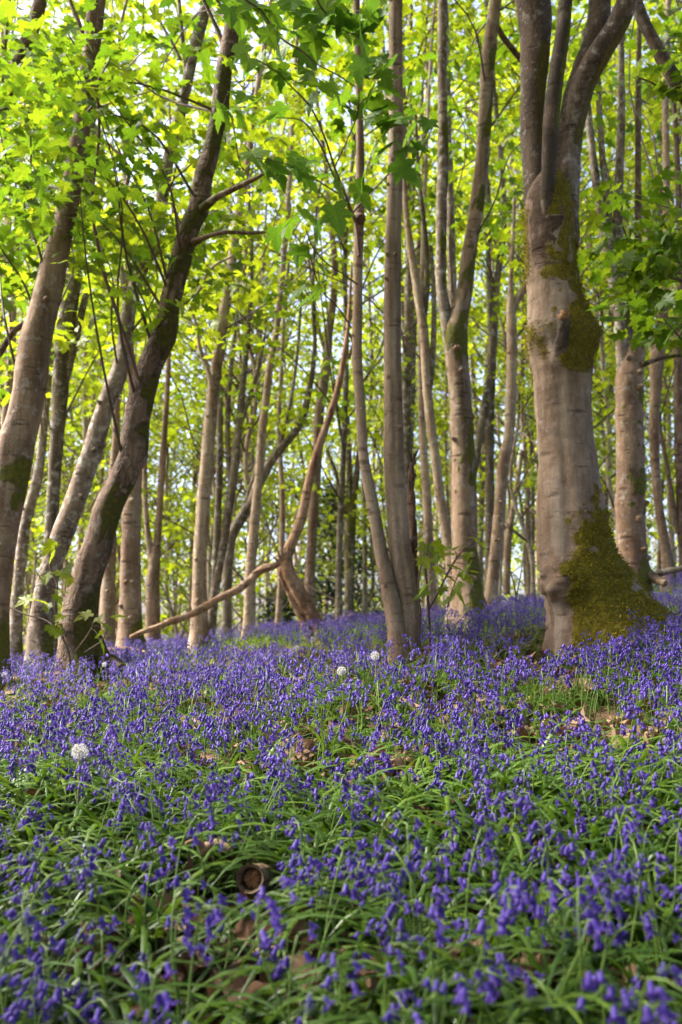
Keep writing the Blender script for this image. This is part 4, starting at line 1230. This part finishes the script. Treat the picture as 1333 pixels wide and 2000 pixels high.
def scatter(n, y0, y1, g, m=.06, p=1.0):
    """even scatter over the part of the ground the photo takes in"""
    u = g.random(n)
    y = np.sqrt(y0 * y0 + u * (y1 * y1 - y0 * y0))
    x = g.uniform(-1, 1, n) * ((.343 + m) * y + .2)
    k = clear(x, y)
    return x[k], y[k]


LOGC = P(488, 1716, 2.02)


def blades(mb, x, y, L, w, g, seg, lean=None, e0=(.75, 1.35), droop=(1.1, 2.4), fold=.25):
    n = len(x)
    z = ground(x, y) - .01
    az = g.random(n) * 2 * np.pi if lean is None else lean + g.normal(0, .9, n)
    el = g.uniform(*e0, n); dr = g.uniform(*droop, n)
    p = np.stack([x, y, z], -1)
    rows = []
    for k in range(seg + 1):
        t = k / seg
        a = el - dr * t ** 1.3
        d = np.stack([np.cos(az) * np.cos(a), np.sin(az) * np.cos(a), np.sin(a)], -1)
        if k:
            p = p + d * (L / seg)[:, None]
            p[:, 2] = np.maximum(p[:, 2], ground(p[:, 0], p[:, 1]) + .008)
        s = np.stack([-np.sin(az), np.cos(az), 0 * az], -1)
        up = np.cross(d, s) * -1
        ww = w * (.55 + .45 * min(1, t * 4)) * (1 - max(0, (t - .55) / .45) ** 2 * .94)
        rows.append(np.stack([p - s * ww[:, None] * .5 - up * (ww * fold)[:, None] * -1, p, p + s * ww[:, None] * .5 + up * (ww * fold)[:, None]], 1))
    V = np.stack(rows, 1)                                         # n, seg+1, 3, 3
    # no leaf lies across the sawn end of the log
    s_ = np.clip(V[..., 1] / LOGC[1], .01, 1.02)
    dd = np.hypot(V[..., 0] - LOGC[0] * s_, V[..., 2] - (CAMZ + (LOGC[2] - CAMZ) * s_))
    hit = ((dd < .040 * s_) & (V[..., 1] < LOGC[1] + .03)).any((1, 2))
    V = V[~hit]; n = len(V)
    m = (seg + 1) * 3
    ff = []
    for k in range(seg):
        for j in range(2):
            a = k * 3 + j
            ff.append([a, a + 1, a + 4, a + 3])
    ff = np.array(ff)
    Fc = (ff[None] + (np.arange(n) * m)[:, None, None]).reshape(-1, 4)
    mb.add(V.reshape(-1, 3), Fc)


g = np.random.default_rng(21)
BARE = [(*on_ground(c, r)[:2], sx_, sy_) for c, r, sx_, sy_ in ((610, 1560, .13, .10), (770, 1545, .12, .09), (500, 1490, .13, .08), (330, 1975, .16, .08), (510, 1955, .15, .08), (740, 1955, .12, .07),
        (230, 1965, .08, .05), (850, 1665, .08, .06), (960, 1320, .14, .10), (120, 1340, .3, .15), (1110, 1680, .07, .05), (1040, 1470, .07, .05), (1300, 1560, .14, .08), (60, 1975, .12, .07), (1000, 1960, .10, .06))]


def bare(x, y):
    b = np.zeros(len(x))
    b = np.where((np.abs(x + .186) < .075) & (y > 1.80) & (y < 2.2), 2.0, b)
    b = np.where((np.abs(x + .18) < .06) & (y > 1.66) & (y <= 1.80), .75, b)
    for a, c, p, q in BARE:
        b = np.maximum(b, np.exp(-((x - a) / p) ** 2 - ((y - c) / q) ** 2))
    return b


bl = MB()
# strappy bluebell leaves: dense and long close by, shorter and thinner with distance
x, y = scatter(5600, 1.3, 3.0, g)
k = (patch(x, y, 1.6, 4.) > -.7) & (bare(x, y) < .35 + .5 * g.random(len(x)))
x, y = x[k], y[k]
cx, cy = x.copy(), y.copy()
lean = -math.pi / 2 + .8 * np.sin(cx * 3.1 + cy * 2.3) + .5 * np.sin(cy * 5)
blades(bl, x, y, g.uniform(.20, .42, len(x)), g.uniform(.0085, .016, len(x)), g, 7, lean)
x, y = scatter(9000, 2.9, 5.2, g)
k = (patch(x, y, 1.5, 4.) > -.22) & (bare(x, y) < .35 + .5 * g.random(len(x)))
x, y = x[k], y[k]
blades(bl, x, y, g.uniform(.14, .28, len(x)), g.uniform(.007, .012, len(x)), g, 4, -math.pi / 2 + .9 * np.sin(x * 2.1 + y * 1.3), droop=(1.0, 2.4))
tag(bl.build('bluebell_leaves', M['blade']), 'glossy strappy green leaves of the bluebells arching over the near ground', 'leaves', kind='stuff')
gl = MB()
x, y = scatter(17000, 4.8, 21, g)
k = patch(x, y, .9, 2.) > -.30
x, y = x[k], y[k]
blades(gl, x, y, g.uniform(.10, .22, len(x)), g.uniform(.008, .014, len(x)), g, 3, e0=(1.0, 1.5), droop=(.5, 1.8))
tag(gl.build('grass', M['grass_far']), 'sunlit yellow green leaves and grass between the far bluebells', 'grass', kind='stuff')

# last year's fallen leaves
lt = MB()
x, y = scatter(4200, 1.0, 6.5, g)
hot = patch(x, y, 1.3, 9.)
k = (hot > -.05) | (g.random(len(x)) < .35)
x, y = x[k], y[k]
ex = np.concatenate([g.normal(a, p * .8, int(60 + 500 * p * q / .1 * .1)) for a, c, p, q in BARE]); ey = np.concatenate([g.normal(c, q * .8, int(60 + 500 * p * q / .1 * .1)) for a, c, p, q in BARE])
x = np.concatenate([x, ex]); y = np.concatenate([y, ey])
pos = np.stack([x, y, ground(x, y) + g.uniform(.004, .035, len(x)) + .04 * (g.random(len(x)) < .3)], -1)
v, f = LEAF_MID
curl = v.copy(); curl[:, 2] = .9 * v[:, 0] ** 2 - .5 * (v[:, 1] - .4) ** 2 + .12 * np.sin(v[:, 0] * 9 + v[:, 1] * 7)
curl2 = v.copy(); curl2[:, 2] = -1.3 * v[:, 0] ** 2 + .6 * (v[:, 1] - .4) ** 2 + .10 * np.sin(v[:, 0] * 7 - v[:, 1] * 9)
h = len(x) // 2
for cv, sl in ((curl, slice(0, h)), (curl2, slice(h, None))):
    q = pos[sl]
    inst(lt, (cv, f), q, leaf_rot(g.random(len(q)) * 6.283, g.normal(0, .35, len(q)), g.normal(0, .5, len(q))), g.uniform(.04, .085, len(q)))
tag(lt.build('leaf_litter', M['dead_leaf'], smooth=False), 'dry brown curled leaves lying among the bluebell leaves', 'fallen leaves', kind='stuff')

# ------------------------------------------------------------------ bluebells
def bell_template(det):
    """a hanging bell: narrow tube, opening to six turned back tips. Origin at its stalk, hangs to -z, about 16 mm"""
    if det:
        n = 6; rings = [(.0012, 0), (.0033, -.0022), (.0040, -.0075), (.0041, -.0125)]
        v, f = [], []
        th = np.arange(n) * 2 * np.pi / n
        for r, z in rings:
            v += [(r * math.cos(a), r * math.sin(a), z) for a in th]
        for k in range(len(rings) - 1):
            for j in range(n):
                a, b = k * n + j, k * n + (j + 1) % n
                f.append([a, b, b + n, a + n])
        o = len(v); b0 = (len(rings) - 1) * n
        v += [(.0062 * math.cos(a + math.pi / n), .0062 * math.sin(a + math.pi / n), -.0172) for a in th]
        v += [(.0108 * math.cos(a + math.pi / n), .0108 * math.sin(a + math.pi / n), -.0165) for a in th]
        for j in range(n):
            f.append([b0 + j, b0 + (j + 1) % n, o + j, o + j])
        f = [q for q in f]
        tri = [[q[0], q[1], q[2]] for q in f if q[2] == q[3]]
        quad = [q for q in f if q[2] != q[3]]
        for j in range(n):
            a = (b0 + j); b = b0 + (j + 1) % n; t1, t2 = o + j, o + n + j
            tri += [[a, t1, t2], [t1, b, t2]]
        return np.array(v), np.array([[a, b, c] for a, b, c, d in quad] + [[a, c, d] for a, b, c, d in quad] + tri)
    n = 5
    th = np.arange(n) * 2 * np.pi / n
    v = [(0, 0, 0)] + [(.0040 * math.cos(a), .0040 * math.sin(a), -.009) for a in th] + [(.0085 * math.cos(a + .6), .0088 * math.sin(a + .6), -.0175) for a in th]
    f = [[0, 1 + j, 1 + (j + 1) % n] for j in range(n)] + [[1 + j, 1 + n + j, 1 + (j + 1) % n] for j in range(n)]
    return np.array(v), np.array(f)


BELL, BELL_LO = bell_template(True), bell_template(False)


def rot_to(d, tw=0.):
    """rotation taking -z to direction d"""
    z = -np.asarray(d, float); z /= np.linalg.norm(z)
    x = np.cross([0, 1, 0], z); x /= np.linalg.norm(x) + 1e-9
    y = np.cross(z, x)
    Rm = np.stack([x, y, z], -1)
    c, s = math.cos(tw), math.sin(tw)
    return Rm @ np.array([[c, -s, 0], [s, c, 0], [0, 0, 1]])


def bluebell_plan(g, nb):
    """stem path and bells of one plant at the origin, nodding towards +x"""
    H = g.uniform(.18, .28)
    path = [np.array([0, 0, -.02]), np.array([g.normal(0, .008), g.normal(0, .008), H * .45]), np.array([.012 + g.normal(0, .006), g.normal(0, .008), H * .8]), np.array([.030, 0, H * .96]), np.array([.052, 0, H * .985]), np.array([.066, 0, H - .022])]
    q = catmull(np.array(path), 40)
    bells = []
    for k in range(nb):
        t = k / max(1, nb - 1)
        i = int(np.interp(t, [0, 1], [28, 39]))
        a = g.normal(0, .9) + (0 if k % 2 else .5)
        side = np.array([math.cos(a), math.sin(a), 0])
        st = q[i]; e = st + side * g.uniform(.009, .019) * (1.1 - .4 * t) + np.array([0, 0, .004])
        size = (1.02 - .42 * t) * g.uniform(.85, 1.15)
        d = side * (.45 + .5 * t * g.random()) + np.array([0, 0, -1.])
        bells.append((st, e, d, size, g.random() * 6))
    return q, bells


gb = np.random.default_rng(404)
PLANS = [bluebell_plan(gb, int(n)) for n in (6, 8, 5, 7, 9, 6, 10, 4, 7, 8)]


def stem_mesh(mb, plan, sides=5, n=14, mat=0):
    q, bells = plan
    tube(mb, q[np.linspace(0, 39, 8).astype(int)], np.linspace(.0024, .0011, 8), sides, n, mat=mat, cap=False)
    if sides > 3:
        for st, e, d, s, tw in bells:
            tube(mb, [st, e], [.0009, .0008], 3, 2, mat=mat, cap=False)


DANDELIONS = [(156, 1468, 18, 2.45), (733, 1281, 10, 3.9), (668, 1311, 10.5, 3.8), (580, 1266, 6.5, 5.6), (612, 1249, 6.5, 6.0), (9, 1318, 6, 5.6), (205, 1298, 6, 5.4), (303, 1324, 5.5, 5.0)]

# positions of every plant
def plant_field():
    xs, ys = [], []
    for n, y0, y1, thr in ((390, 1.0, 2.3, -.6), (760, 2.3, 3.6, -.5), (4100, 3.6, 7.2, -.26), (5000, 7.2, 12.5, -.14), (3200, 12.5, 21, -.3)):
        x, y = scatter(n, y0, y1, gb, .05)
        kk = patch(x, y, .85, 12.) > thr + .35 * np.exp(-((x - .1) / .35) ** 2 - ((y - 2.5) / .3) ** 2) + .45 * np.exp(-((x + 1.2) / .7) ** 2 - ((y - 8.2) / .9) ** 2) + .2 * np.exp(-((x - 1.2) / .8) ** 2 - ((y - 3.2) / .7) ** 2)
        xs.append(x[kk]); ys.append(y[kk])
    return np.concatenate(xs), np.concatenate(ys)


bx, by = plant_field()
keep = np.ones(len(bx), bool)
for c, r, rp, Yp in DANDELIONS:
    keep &= ~((np.abs(bx / by - (c - 666.5) / F) < (rp + 9) / F) & (by > Yp - 1.3) & (by < Yp + .05))
keep &= ~((np.abs(bx / by - .235) < .055) & (by > 4.2) & (by < 5.6) & (gb.random(len(bx)) < .80))
keep &= ~((np.abs(bx / by - .212) < .022) & (by > 4.0) & (by < 5.4))
keep &= ~((np.abs(bx / by - .062) < .03) & (by > 4.5) & (by < 5.7) & (gb.random(len(bx)) < .75))
keep &= ~((np.abs(bx / by + .25) < .04) & (by > 4.9) & (by < 6.3) & (gb.random(len(bx)) < .6))
keep &= ~((np.abs(bx / by + .0918) < .040) & (by > 1.25) & (by < 2.1))
bx, by = bx[keep], by[keep]
# a few heads the photograph shows plainly, low at the bottom and beside the log
for c, r, Yp in ((1180, 1905, 1.12), (1290, 1920, 1.10), (880, 1960, 1.08), (560, 1660, 1.9), (250, 1760, 1.35), (150, 1800, 1.35), (660, 1640, 1.95), (640, 1600, 1.85), (415, 1540, 2.1), (990, 1560, 1.9), (1130, 1580, 1.9), (1215, 1600, 1.8), (870, 1780, 1.4), (760, 1700, 1.55), (690, 1960, 1.15), (780, 1960, 1.1), (940, 1990, 1.05), (300, 1640, 1.8), (60, 1600, 1.9)):
    p = P(c, r, Yp); bx = np.append(bx, p[0]); by = np.append(by, p[1])
# the pair of heads the photograph shows hanging just under the log end stays low
order = np.argsort(by)
bx, by = bx[order], by[order]
NEAR, DETAIL = 300, 300
bz = ground(bx, by)
vis = np.where(np.abs(bx) < .35 * by + .06)[0]
near = vis[:NEAR]; rest = np.setdiff1d(np.arange(len(bx)), near)
bell_me = []
for k in range(3):
    m_ = MB(); m_.add(*BELL); bell_me.append(m_.mesh('flower_bell', [M['petal']], smooth=True))
stem_me, spike_me = [], []
for pl in PLANS:
    m_ = MB(); stem_mesh(m_, pl); stem_me.append(m_.mesh('bluebell_stem', [M['stem']]))
    m_ = MB()
    for st, e, d, s, tw in pl[1]:
        m_.add(BELL[0] @ rot_to(d, tw).T * s + e, BELL[1])
    spike_me.append(m_.mesh('flower_spike', [M['petal']]))


def zone(x, y):
    c = 666 + F * x / y
    d = lambda a, b: math.hypot(x - a, y - b)
    if d(-.19, 2.0) < .22: return 'around the sawn log end'
    if d(-.64, 2.45) < .24: return 'around the big dandelion clock at the left'
    if y < 1.7:
        return 'blurred in the bottom left corner' if c < 440 else 'blurred in the bottom right corner' if c > 880 else 'blurred at the middle of the bottom edge'
    if y < 2.35:
        return 'in the shady left foreground' if c < 440 else 'in the shady right foreground' if c > 880 else 'in the middle of the shady foreground'
    if y < 3.0:
        return 'in the left of the sunlit strip' if c < 440 else 'by the brown sticks at the right edge' if c > 1180 else 'in the right of the sunlit strip' if c > 880 else 'by the patch of dry leaves in the middle'
    return 'at the left where the flowers thicken' if c < 440 else 'at the right where the flowers thicken' if c > 880 else 'in the middle where the flowers thicken'


for n_, i in enumerate(near):
    k = int(gb.integers(len(PLANS)))
    root = empty('bluebell', (bx[i], by[i], bz[i]))
    root.rotation_euler = (gb.normal(0, .13), gb.normal(0, .13), gb.random() * 6.283)
    s = gb.uniform(.74, 1.08); s *= 1.18 if by[i] < 1.9 else 1.0; root.scale = (s, s, s)
    tag(root, f'violet bluebell on a green stem, {zone(bx[i], by[i])}', 'bluebell', 'single bluebells of the near ground')
    o = bpy.data.objects.new('stem', stem_me[k]); COL.objects.link(o); o.parent = root
    if n_ < DETAIL:
        for st, e, d, sz, tw in PLANS[k][1]:
            o = bpy.data.objects.new('flower_bell', bell_me[0]); COL.objects.link(o); o.parent = root
            Rm = rot_to(d, tw)
            from mathutils import Matrix
            o.matrix_local = Matrix.Translation(Vector(e)) @ Matrix([[*Rm[0], 0], [*Rm[1], 0], [*Rm[2], 0], [0, 0, 0, 1]]) @ Matrix.Scale(sz, 4)
    else:
        o = bpy.data.objects.new('flower_spike', spike_me[k]); COL.objects.link(o); o.parent = root

# the rest of the drift, too many to count
dr = MB()


def plant_template(pl, lo, fat=1.0):
    m_ = MB()
    stem_mesh(m_, pl, 3, 6, 1)
    T_ = BELL_LO if lo else BELL
    for st, e, d, s, tw in pl[1]:
        m_.add(T_[0] @ rot_to(d, tw).T * s * fat + e, T_[1], 0)
    v = np.concatenate(m_.v); f = np.concatenate(m_.f); mt = np.concatenate(m_.m)
    return v, f, mt


for lo in (False, True):
    sel = rest[(by[rest] < 4.2) != lo]
    ks = gb.integers(0, len(PLANS), len(sel))
    for k in range(len(PLANS)):
        ii = sel[ks == k]
        if not len(ii): continue
        v, f, mt = plant_template(PLANS[k], lo, 1.32 if lo else 1.1)
        tri = f[:, 3] < 0
        az = gb.random(len(ii)) * 6.283
        tl = gb.normal(0, .13, (len(ii), 2)); s = gb.uniform(.72, 1.08, len(ii)) * np.interp(by[ii], [3, 6], [1, .85])
        c_, s_ = np.cos(az), np.sin(az)
        Rm = np.zeros((len(ii), 3, 3))
        Rm[:, 0, 0] = c_; Rm[:, 0, 1] = -s_; Rm[:, 1, 0] = s_; Rm[:, 1, 1] = c_; Rm[:, 2, 2] = 1
        Rm[:, 0, 2] = tl[:, 0]; Rm[:, 1, 2] = tl[:, 1]
        pos = np.stack([bx[ii], by[ii], bz[ii]], -1)
        V = np.einsum('nij,kj->nki', Rm, v) * s[:, None, None] + pos[:, None]
        for isq in (True, False):
            ff = f[~tri] if isq else f[tri][:, :3]; mm = mt[~tri] if isq else mt[tri]
            if not len(ff): continue
            Fc = (ff[None] + (np.arange(len(ii)) * len(v))[:, None, None]).reshape(-1, ff.shape[1])
            if isq:
                dr.add(V.reshape(-1, 3), Fc, 0); dr.m[-1] = np.tile(mm, len(ii)); off = dr.n - len(V.reshape(-1, 3))
            else:
                Fc = np.concatenate([Fc + off, np.full((len(Fc), 1), -1)], 1)
                dr.f.append(Fc); dr.m.append(np.tile(mm, len(ii)))
tag(dr.build('bluebell_drift', [M['petal'], M['stem']]), 'drift of violet bluebells covering the slope up to the trees', 'bluebells', kind='stuff')

# ------------------------------------------------------------------ dandelion clocks
def dandelion(c, r, rpx, Yp, label):
    g = np.random.default_rng(int(c * 3 + r))
    ctr = P(c, r, Yp); R_ = rpx / F * Yp
    b = gpt(ctr[0] + g.normal(0, .015), ctr[1] + .02)
    root = tag(empty('dandelion_clock', b), label, 'dandelion', 'dandelion clocks among the bluebells')
    m_ = MB(); tube(m_, [b - np.array([0, 0, .02]), (b + ctr) / 2 + np.array([.006, 0, 0]), ctr], [.0028, .0026, .0022], 7, 14); m_.build('stem', M['stalk'], root)
    m_ = MB()
    tube(m_, [ctr - np.array([0, 0, R_ * .28]), ctr - np.array([0, 0, R_ * .1]), ctr + np.array([0, 0, R_ * .10]), ctr + np.array([0, 0, R_ * .2])], [R_ * .12, R_ * .22, R_ * .2, R_ * .04], 10, 10)
    m_.build('seed_centre', M['seed'], root)
    m_ = MB()
    n = 110
    for i in range(n):
        zf = 1 - 1.86 * (i + .5) / n; a = i * 2.39996
        d = np.array([math.sqrt(max(0, 1 - zf * zf)) * math.cos(a), math.sqrt(max(0, 1 - zf * zf)) * math.sin(a), zf])
        d += g.normal(0, .09, 3); d /= np.linalg.norm(d)
        t1 = np.cross(d, [0, .3, 1]); t1 /= np.linalg.norm(t1); t2 = np.cross(d, t1)
        e = ctr + d * R_ * g.uniform(.62, .78)
        w = .00012 + R_ * .0045
        m_.add([ctr + d * R_ * .2 - t1 * w, ctr + d * R_ * .2 + t1 * w, e], [[0, 1, 2]])
        for k in range(11):
            b_ = k * 2 * np.pi / 11 + g.random()
            q = t1 * math.cos(b_) + t2 * math.sin(b_)
            tip = e + (q * .25 + d * .22) * R_
            s_ = np.cross(q, d) * w * 1.1
            m_.add([e - s_, e + s_, tip], [[0, 1, 2]])
    m_.build('seed_head', M['pappus'], root, smooth=False)


M['stalk'] = plain('stalk', (.16, .17, .07), (.28, .26, .12), 30, .5, trans=.2, bump=0)
dandelion(156, 1468, 18, 2.45, 'biggest dandelion clock, white on a tall pale stalk at the left of the carpet')
dandelion(733, 1281, 10, 3.9, 'white dandelion clock just below the foot of the twin stemmed tree')
dandelion(668, 1311, 10.5, 3.8, 'white dandelion clock lowest of the ones in the middle, left below the twin stems')
dandelion(580, 1266, 6.5, 5.6, 'small dandelion clock on a thin stalk below the dead tree, left of its foot')
dandelion(612, 1249, 6.5, 6.0, 'small pale dandelion clock right at the foot of the dead tree')
dandelion(9, 1318, 6, 5.6, 'tiny dandelion clock by the left edge below the smooth trunk')
dandelion(205, 1298, 6, 5.4, 'tiny dandelion clock in front of the mossy foot of the leaning tree')
dandelion(303, 1324, 5.5, 5.0, 'tiny dandelion clock right of the leaning tree, in the flowers')

# ------------------------------------------------------------------ log, sticks, broad leaves
def sawn_log():
    Yl = 2.02
    c = P(488, 1716, Yl); Rr = 27 / F * Yl
    root = tag(empty('sawn_log', (c[0], c[1], c[2] - Rr)), 'short sawn log with a dark ringed rotten end facing the viewer, sunk in bluebell leaves', 'log')
    m_ = MB()
    ax = np.array([.15, 1., -.24]); ax /= np.linalg.norm(ax)
    back = [c + ax * t for t in (0, .08, .22, .42)]
    tube(m_, back, [Rr, Rr * 1.02, Rr * .98, Rr * .9], 40, 40, .10, 28, 3, cap=False)
    tube(m_, [c + ax * .035, c + ax * .006, c - ax * .002], [Rr * .80, Rr * .82, Rr * .99], 40, 8, .03, 30, 3, cap=False)
    m_.build('bark', M['logbark'], root, attr='moss')
    m_ = MB()
    n, k = 44, 14
    t1 = np.cross(ax, [0, 0, 1]); t1 /= np.linalg.norm(t1); t2 = np.cross(t1, ax)
    vs = []
    for i in range(k):
        for j in range(n):
            a = j * 2 * np.pi / n; r = Rr * .84 * i / (k - 1)
            q = c + t1 * r * math.cos(a) + t2 * r * math.sin(a)
            crack = .014 * max(0, math.sin(a * 9 + 2 * math.sin(a * 3) + i * .15)) * (i / k) + .004 * fbm(q, 90)
            vs.append(q + ax * (.018 + crack + .022 * (i / k) ** 4))
    idx = np.arange(n * k).reshape(k, n)
    m_.add(vs, np.stack([idx[:-1], np.roll(idx, -1, 1)[:-1], np.roll(idx, -1, 1)[1:], idx[1:]], -1).reshape(-1, 4))
    m_.build('cut_face', M['rot'], root)


M['logbark'] = bark_mat('logbark', (.15, .09, .052), (.33, .22, .13), lichen=.3, dark=.3, moss=.02, bump=1.)
sawn_log()


def stick(name, label, pts, w, mat='stick', lift=.02, rough=.15, twigs=()):
    g = np.random.default_rng(hash_(label) % 9999)
    W = []
    for c, r, Yp, dz in pts:
        p = P(c, r, Yp) if Yp else on_ground(c, r)
        p = gpt(p[0], p[1]) + np.array([0, 0, lift + dz]); W.append(p)
    root = tag(empty(name, W[0]), label, 'branch', 'fallen sticks and branches')
    m_ = MB(); rad = [w * (1 - .5 * i / (len(W) - 1)) for i in range(len(W))]
    tube(m_, W, rad, 10, len(W) * 9, rough, 25, g.random() * 9)
    m_.build('stem', M[mat], root, attr='moss')
    for t, d, L in twigs:
        q = catmull(np.array(W), 20)[int(t * 19)]
        m_ = MB(); d = np.array(d, float); d /= np.linalg.norm(d)
        tube(m_, [q, q + d * L * .5 + np.array([0, 0, .01]), q + d * L], [w * .6, w * .5, w * .25], 8, 14, rough, 25)
        m_.build('side_twig', M[mat], root, attr='moss')
    return root


stick('fallen_stick', 'short broken brown stick beside the left of the sawn log end', [(392, 1706, 2.14, .08), (420, 1698, 2.13, .10), (449, 1706, 2.12, .09)], .012, 'stick', twigs=((.2, (-.6, -.5, .3), .05),))
stick('fallen_stick', 'reddish brown stick lying across the dead leaves at the middle of the bottom edge', [(415, 1985, None, .01), (470, 1950, None, .035), (540, 1925, None, .04), (600, 1912, None, .02)], .0065, twigs=((.4, (.6, -.6, .3), .10),))
stick('fallen_stick', 'grey brown stick in the bottom left corner', [(-40, 1900, None, .02), (40, 1915, None, .04), (110, 1925, None, .04), (150, 1960, None, .02)], .007)
stick('fallen_stick', 'dark stick near the bottom right corner', [(1340, 1985, None, .03), (1270, 1960, None, .03), (1190, 1945, None, .02)], .007)
stick('fallen_branch', 'forked brown branch at the right edge halfway down the flower carpet', [(1375, 1535, None, .06), (1320, 1545, None, .07), (1270, 1553, None, .06), (1210, 1565, None, .03)], .013, twigs=((.55, (-.15, .1, .9), .07), (.75, (-.7, -.3, .4), .07)))
stick('fallen_branch', 'pale branch lying in front of the foot of the grey leaning trunk at the left', [(15, 1272, 6.9, .06), (60, 1280, 6.8, .07), (115, 1285, 6.8, .08)], .035, 'deadwood', rough=.25)
stick('fallen_branch', 'darker log lying just below the pale branch at the left', [(20, 1295, 6.4, .05), (70, 1292, 6.4, .06), (110, 1294, 6.4, .04)], .028, 'deadwood', rough=.25)
stick('fallen_branch', 'broken branch leaning on the root of the stout pinkish trunk', [(205, 1228, 8.5, .10), (245, 1235, 8.4, .09), (290, 1252, 8.2, .06)], .024, 'deadwood', rough=.2)
stick('fallen_branch', 'mossy fallen branch behind the smooth trunk at the right edge', [(1235, 1140, 10.2, .15), (1290, 1135, 10.1, .2), (1350, 1128, 10., .25)], .05, 'bark_green', rough=.2)
stick('fallen_branch', 'thin dark branch lying on the bare bank right of the dead tree', [(625, 1208, 12.2, .12), (665, 1203, 12.2, .2), (692, 1196, 12.1, .26)], .025, 'stick', rough=.2)


def dock(label, c, r, Yp, n, L, seed):
    g = np.random.default_rng(seed)
    p = P(c, r, Yp); b = gpt(p[0], p[1])
    root = tag(empty('broad_leaf_plant', b), label, 'plant')
    for k in range(n):
        m_ = MB()
        az = -1.57 + (k - (n - 1) / 2) * .8 + g.normal(0, .2); q = b.copy(); rows = []
        el = g.uniform(.9, 1.3)
        for i in range(11):
            t = i / 10
            a = el - 1.5 * t
            d = np.array([math.cos(az) * math.cos(a), math.sin(az) * math.cos(a), math.sin(a)])
            if i: q = q + d * L / 10
            s = np.array([-math.sin(az), math.cos(az), 0])
            w = L * .17 * (.12 if t < .2 else math.sin(math.pi * min(1, (t - .15) / .85) ** .8) + .03)
            rows.append([q - s * w + np.array([0, 0, w * .35 + .004 * math.sin(i * 2)]), q, q + s * w + np.array([0, 0, w * .35 - .004 * math.sin(i * 2.3)])])
        ff = [[i * 3 + j, i * 3 + j + 1, i * 3 + j + 4, i * 3 + j + 3] for i in range(10) for j in range(2)]
        m_.add(np.array(rows), ff)
        m_.build('leaf', M['dock'], root)


dock('dark broad leaved plant blurred at the bottom edge, left of the reddish stick', 270, 1975, 1.5, 5, .20, 1)
dock('broad green leaf standing above the sawn log', 545, 1650, 2.3, 3, .15, 2)
dock('round green leaf behind the stalk of the biggest dandelion clock', 140, 1540, 2.7, 3, .15, 3)
dock('broad leaves in the shade at the right of the carpet', 1185, 1690, 2.1, 4, .14, 4)

# ------------------------------------------------------------------ camera, sky, sun
cam = bpy.data.cameras.new('Camera')
co = bpy.data.objects.new('Camera', cam); COL.objects.link(co)
co.location = (0, 0, CAMZ); co.rotation_euler = (R(90) + PITCH, 0, 0)
cam.sensor_fit = 'VERTICAL'; cam.sensor_height = 36; cam.sensor_width = 24; cam.lens = F * 36 / 2000
cam.clip_start = .05; cam.clip_end = 2000
cam.dof.use_dof = True; cam.dof.focus_distance = 3.3; cam.dof.aperture_fstop = 3.8; cam.dof.aperture_blades = 9
scene.camera = co

w = bpy.data.worlds.new('World'); scene.world = w; w.use_nodes = True
nt = w.node_tree; nt.nodes.clear()
sky = nt.nodes.new('ShaderNodeTexSky'); sky.sky_type = 'NISHITA'; sky.sun_disc = False
el = math.asin(SUN[2]); az = math.atan2(SUN[0], SUN[1])
sky.sun_elevation = el; sky.sun_rotation = az
sky.air_density = .55; sky.dust_density = 5.0; sky.ozone_density = 1.0; sky.altitude = 100
bg = nt.nodes.new('ShaderNodeBackground'); bg.inputs['Strength'].default_value = .15
wo = nt.nodes.new('ShaderNodeOutputWorld')
nt.links.new(sky.outputs[0], bg.inputs[0]); nt.links.new(bg.outputs[0], wo.inputs[0])
sun = bpy.data.lights.new('sun', 'SUN'); sun.energy = 3.6; sun.angle = R(12); sun.color = (1, .95, .87)
so = bpy.data.objects.new('sun', sun); COL.objects.link(so)
so.rotation_euler = Vector(SUN).to_track_quat('Z', 'Y').to_euler()

vs = scene.view_settings
scene.display_settings.display_device = 'sRGB'
vs.view_transform = 'Standard'; vs.look = 'None'; vs.exposure = 2.25; vs.gamma = 1
cy = scene.cycles
cy.use_denoising = True
try:
    cy.denoiser = 'OPENIMAGEDENOISE'; cy.denoising_input_passes = 'RGB_ALBEDO_NORMAL'
except Exception:
    pass
cy.max_bounces = 8; cy.diffuse_bounces = 4; cy.glossy_bounces = 2; cy.transmission_bounces = 5; cy.transparent_max_bounces = 4
cy.sample_clamp_indirect = 6
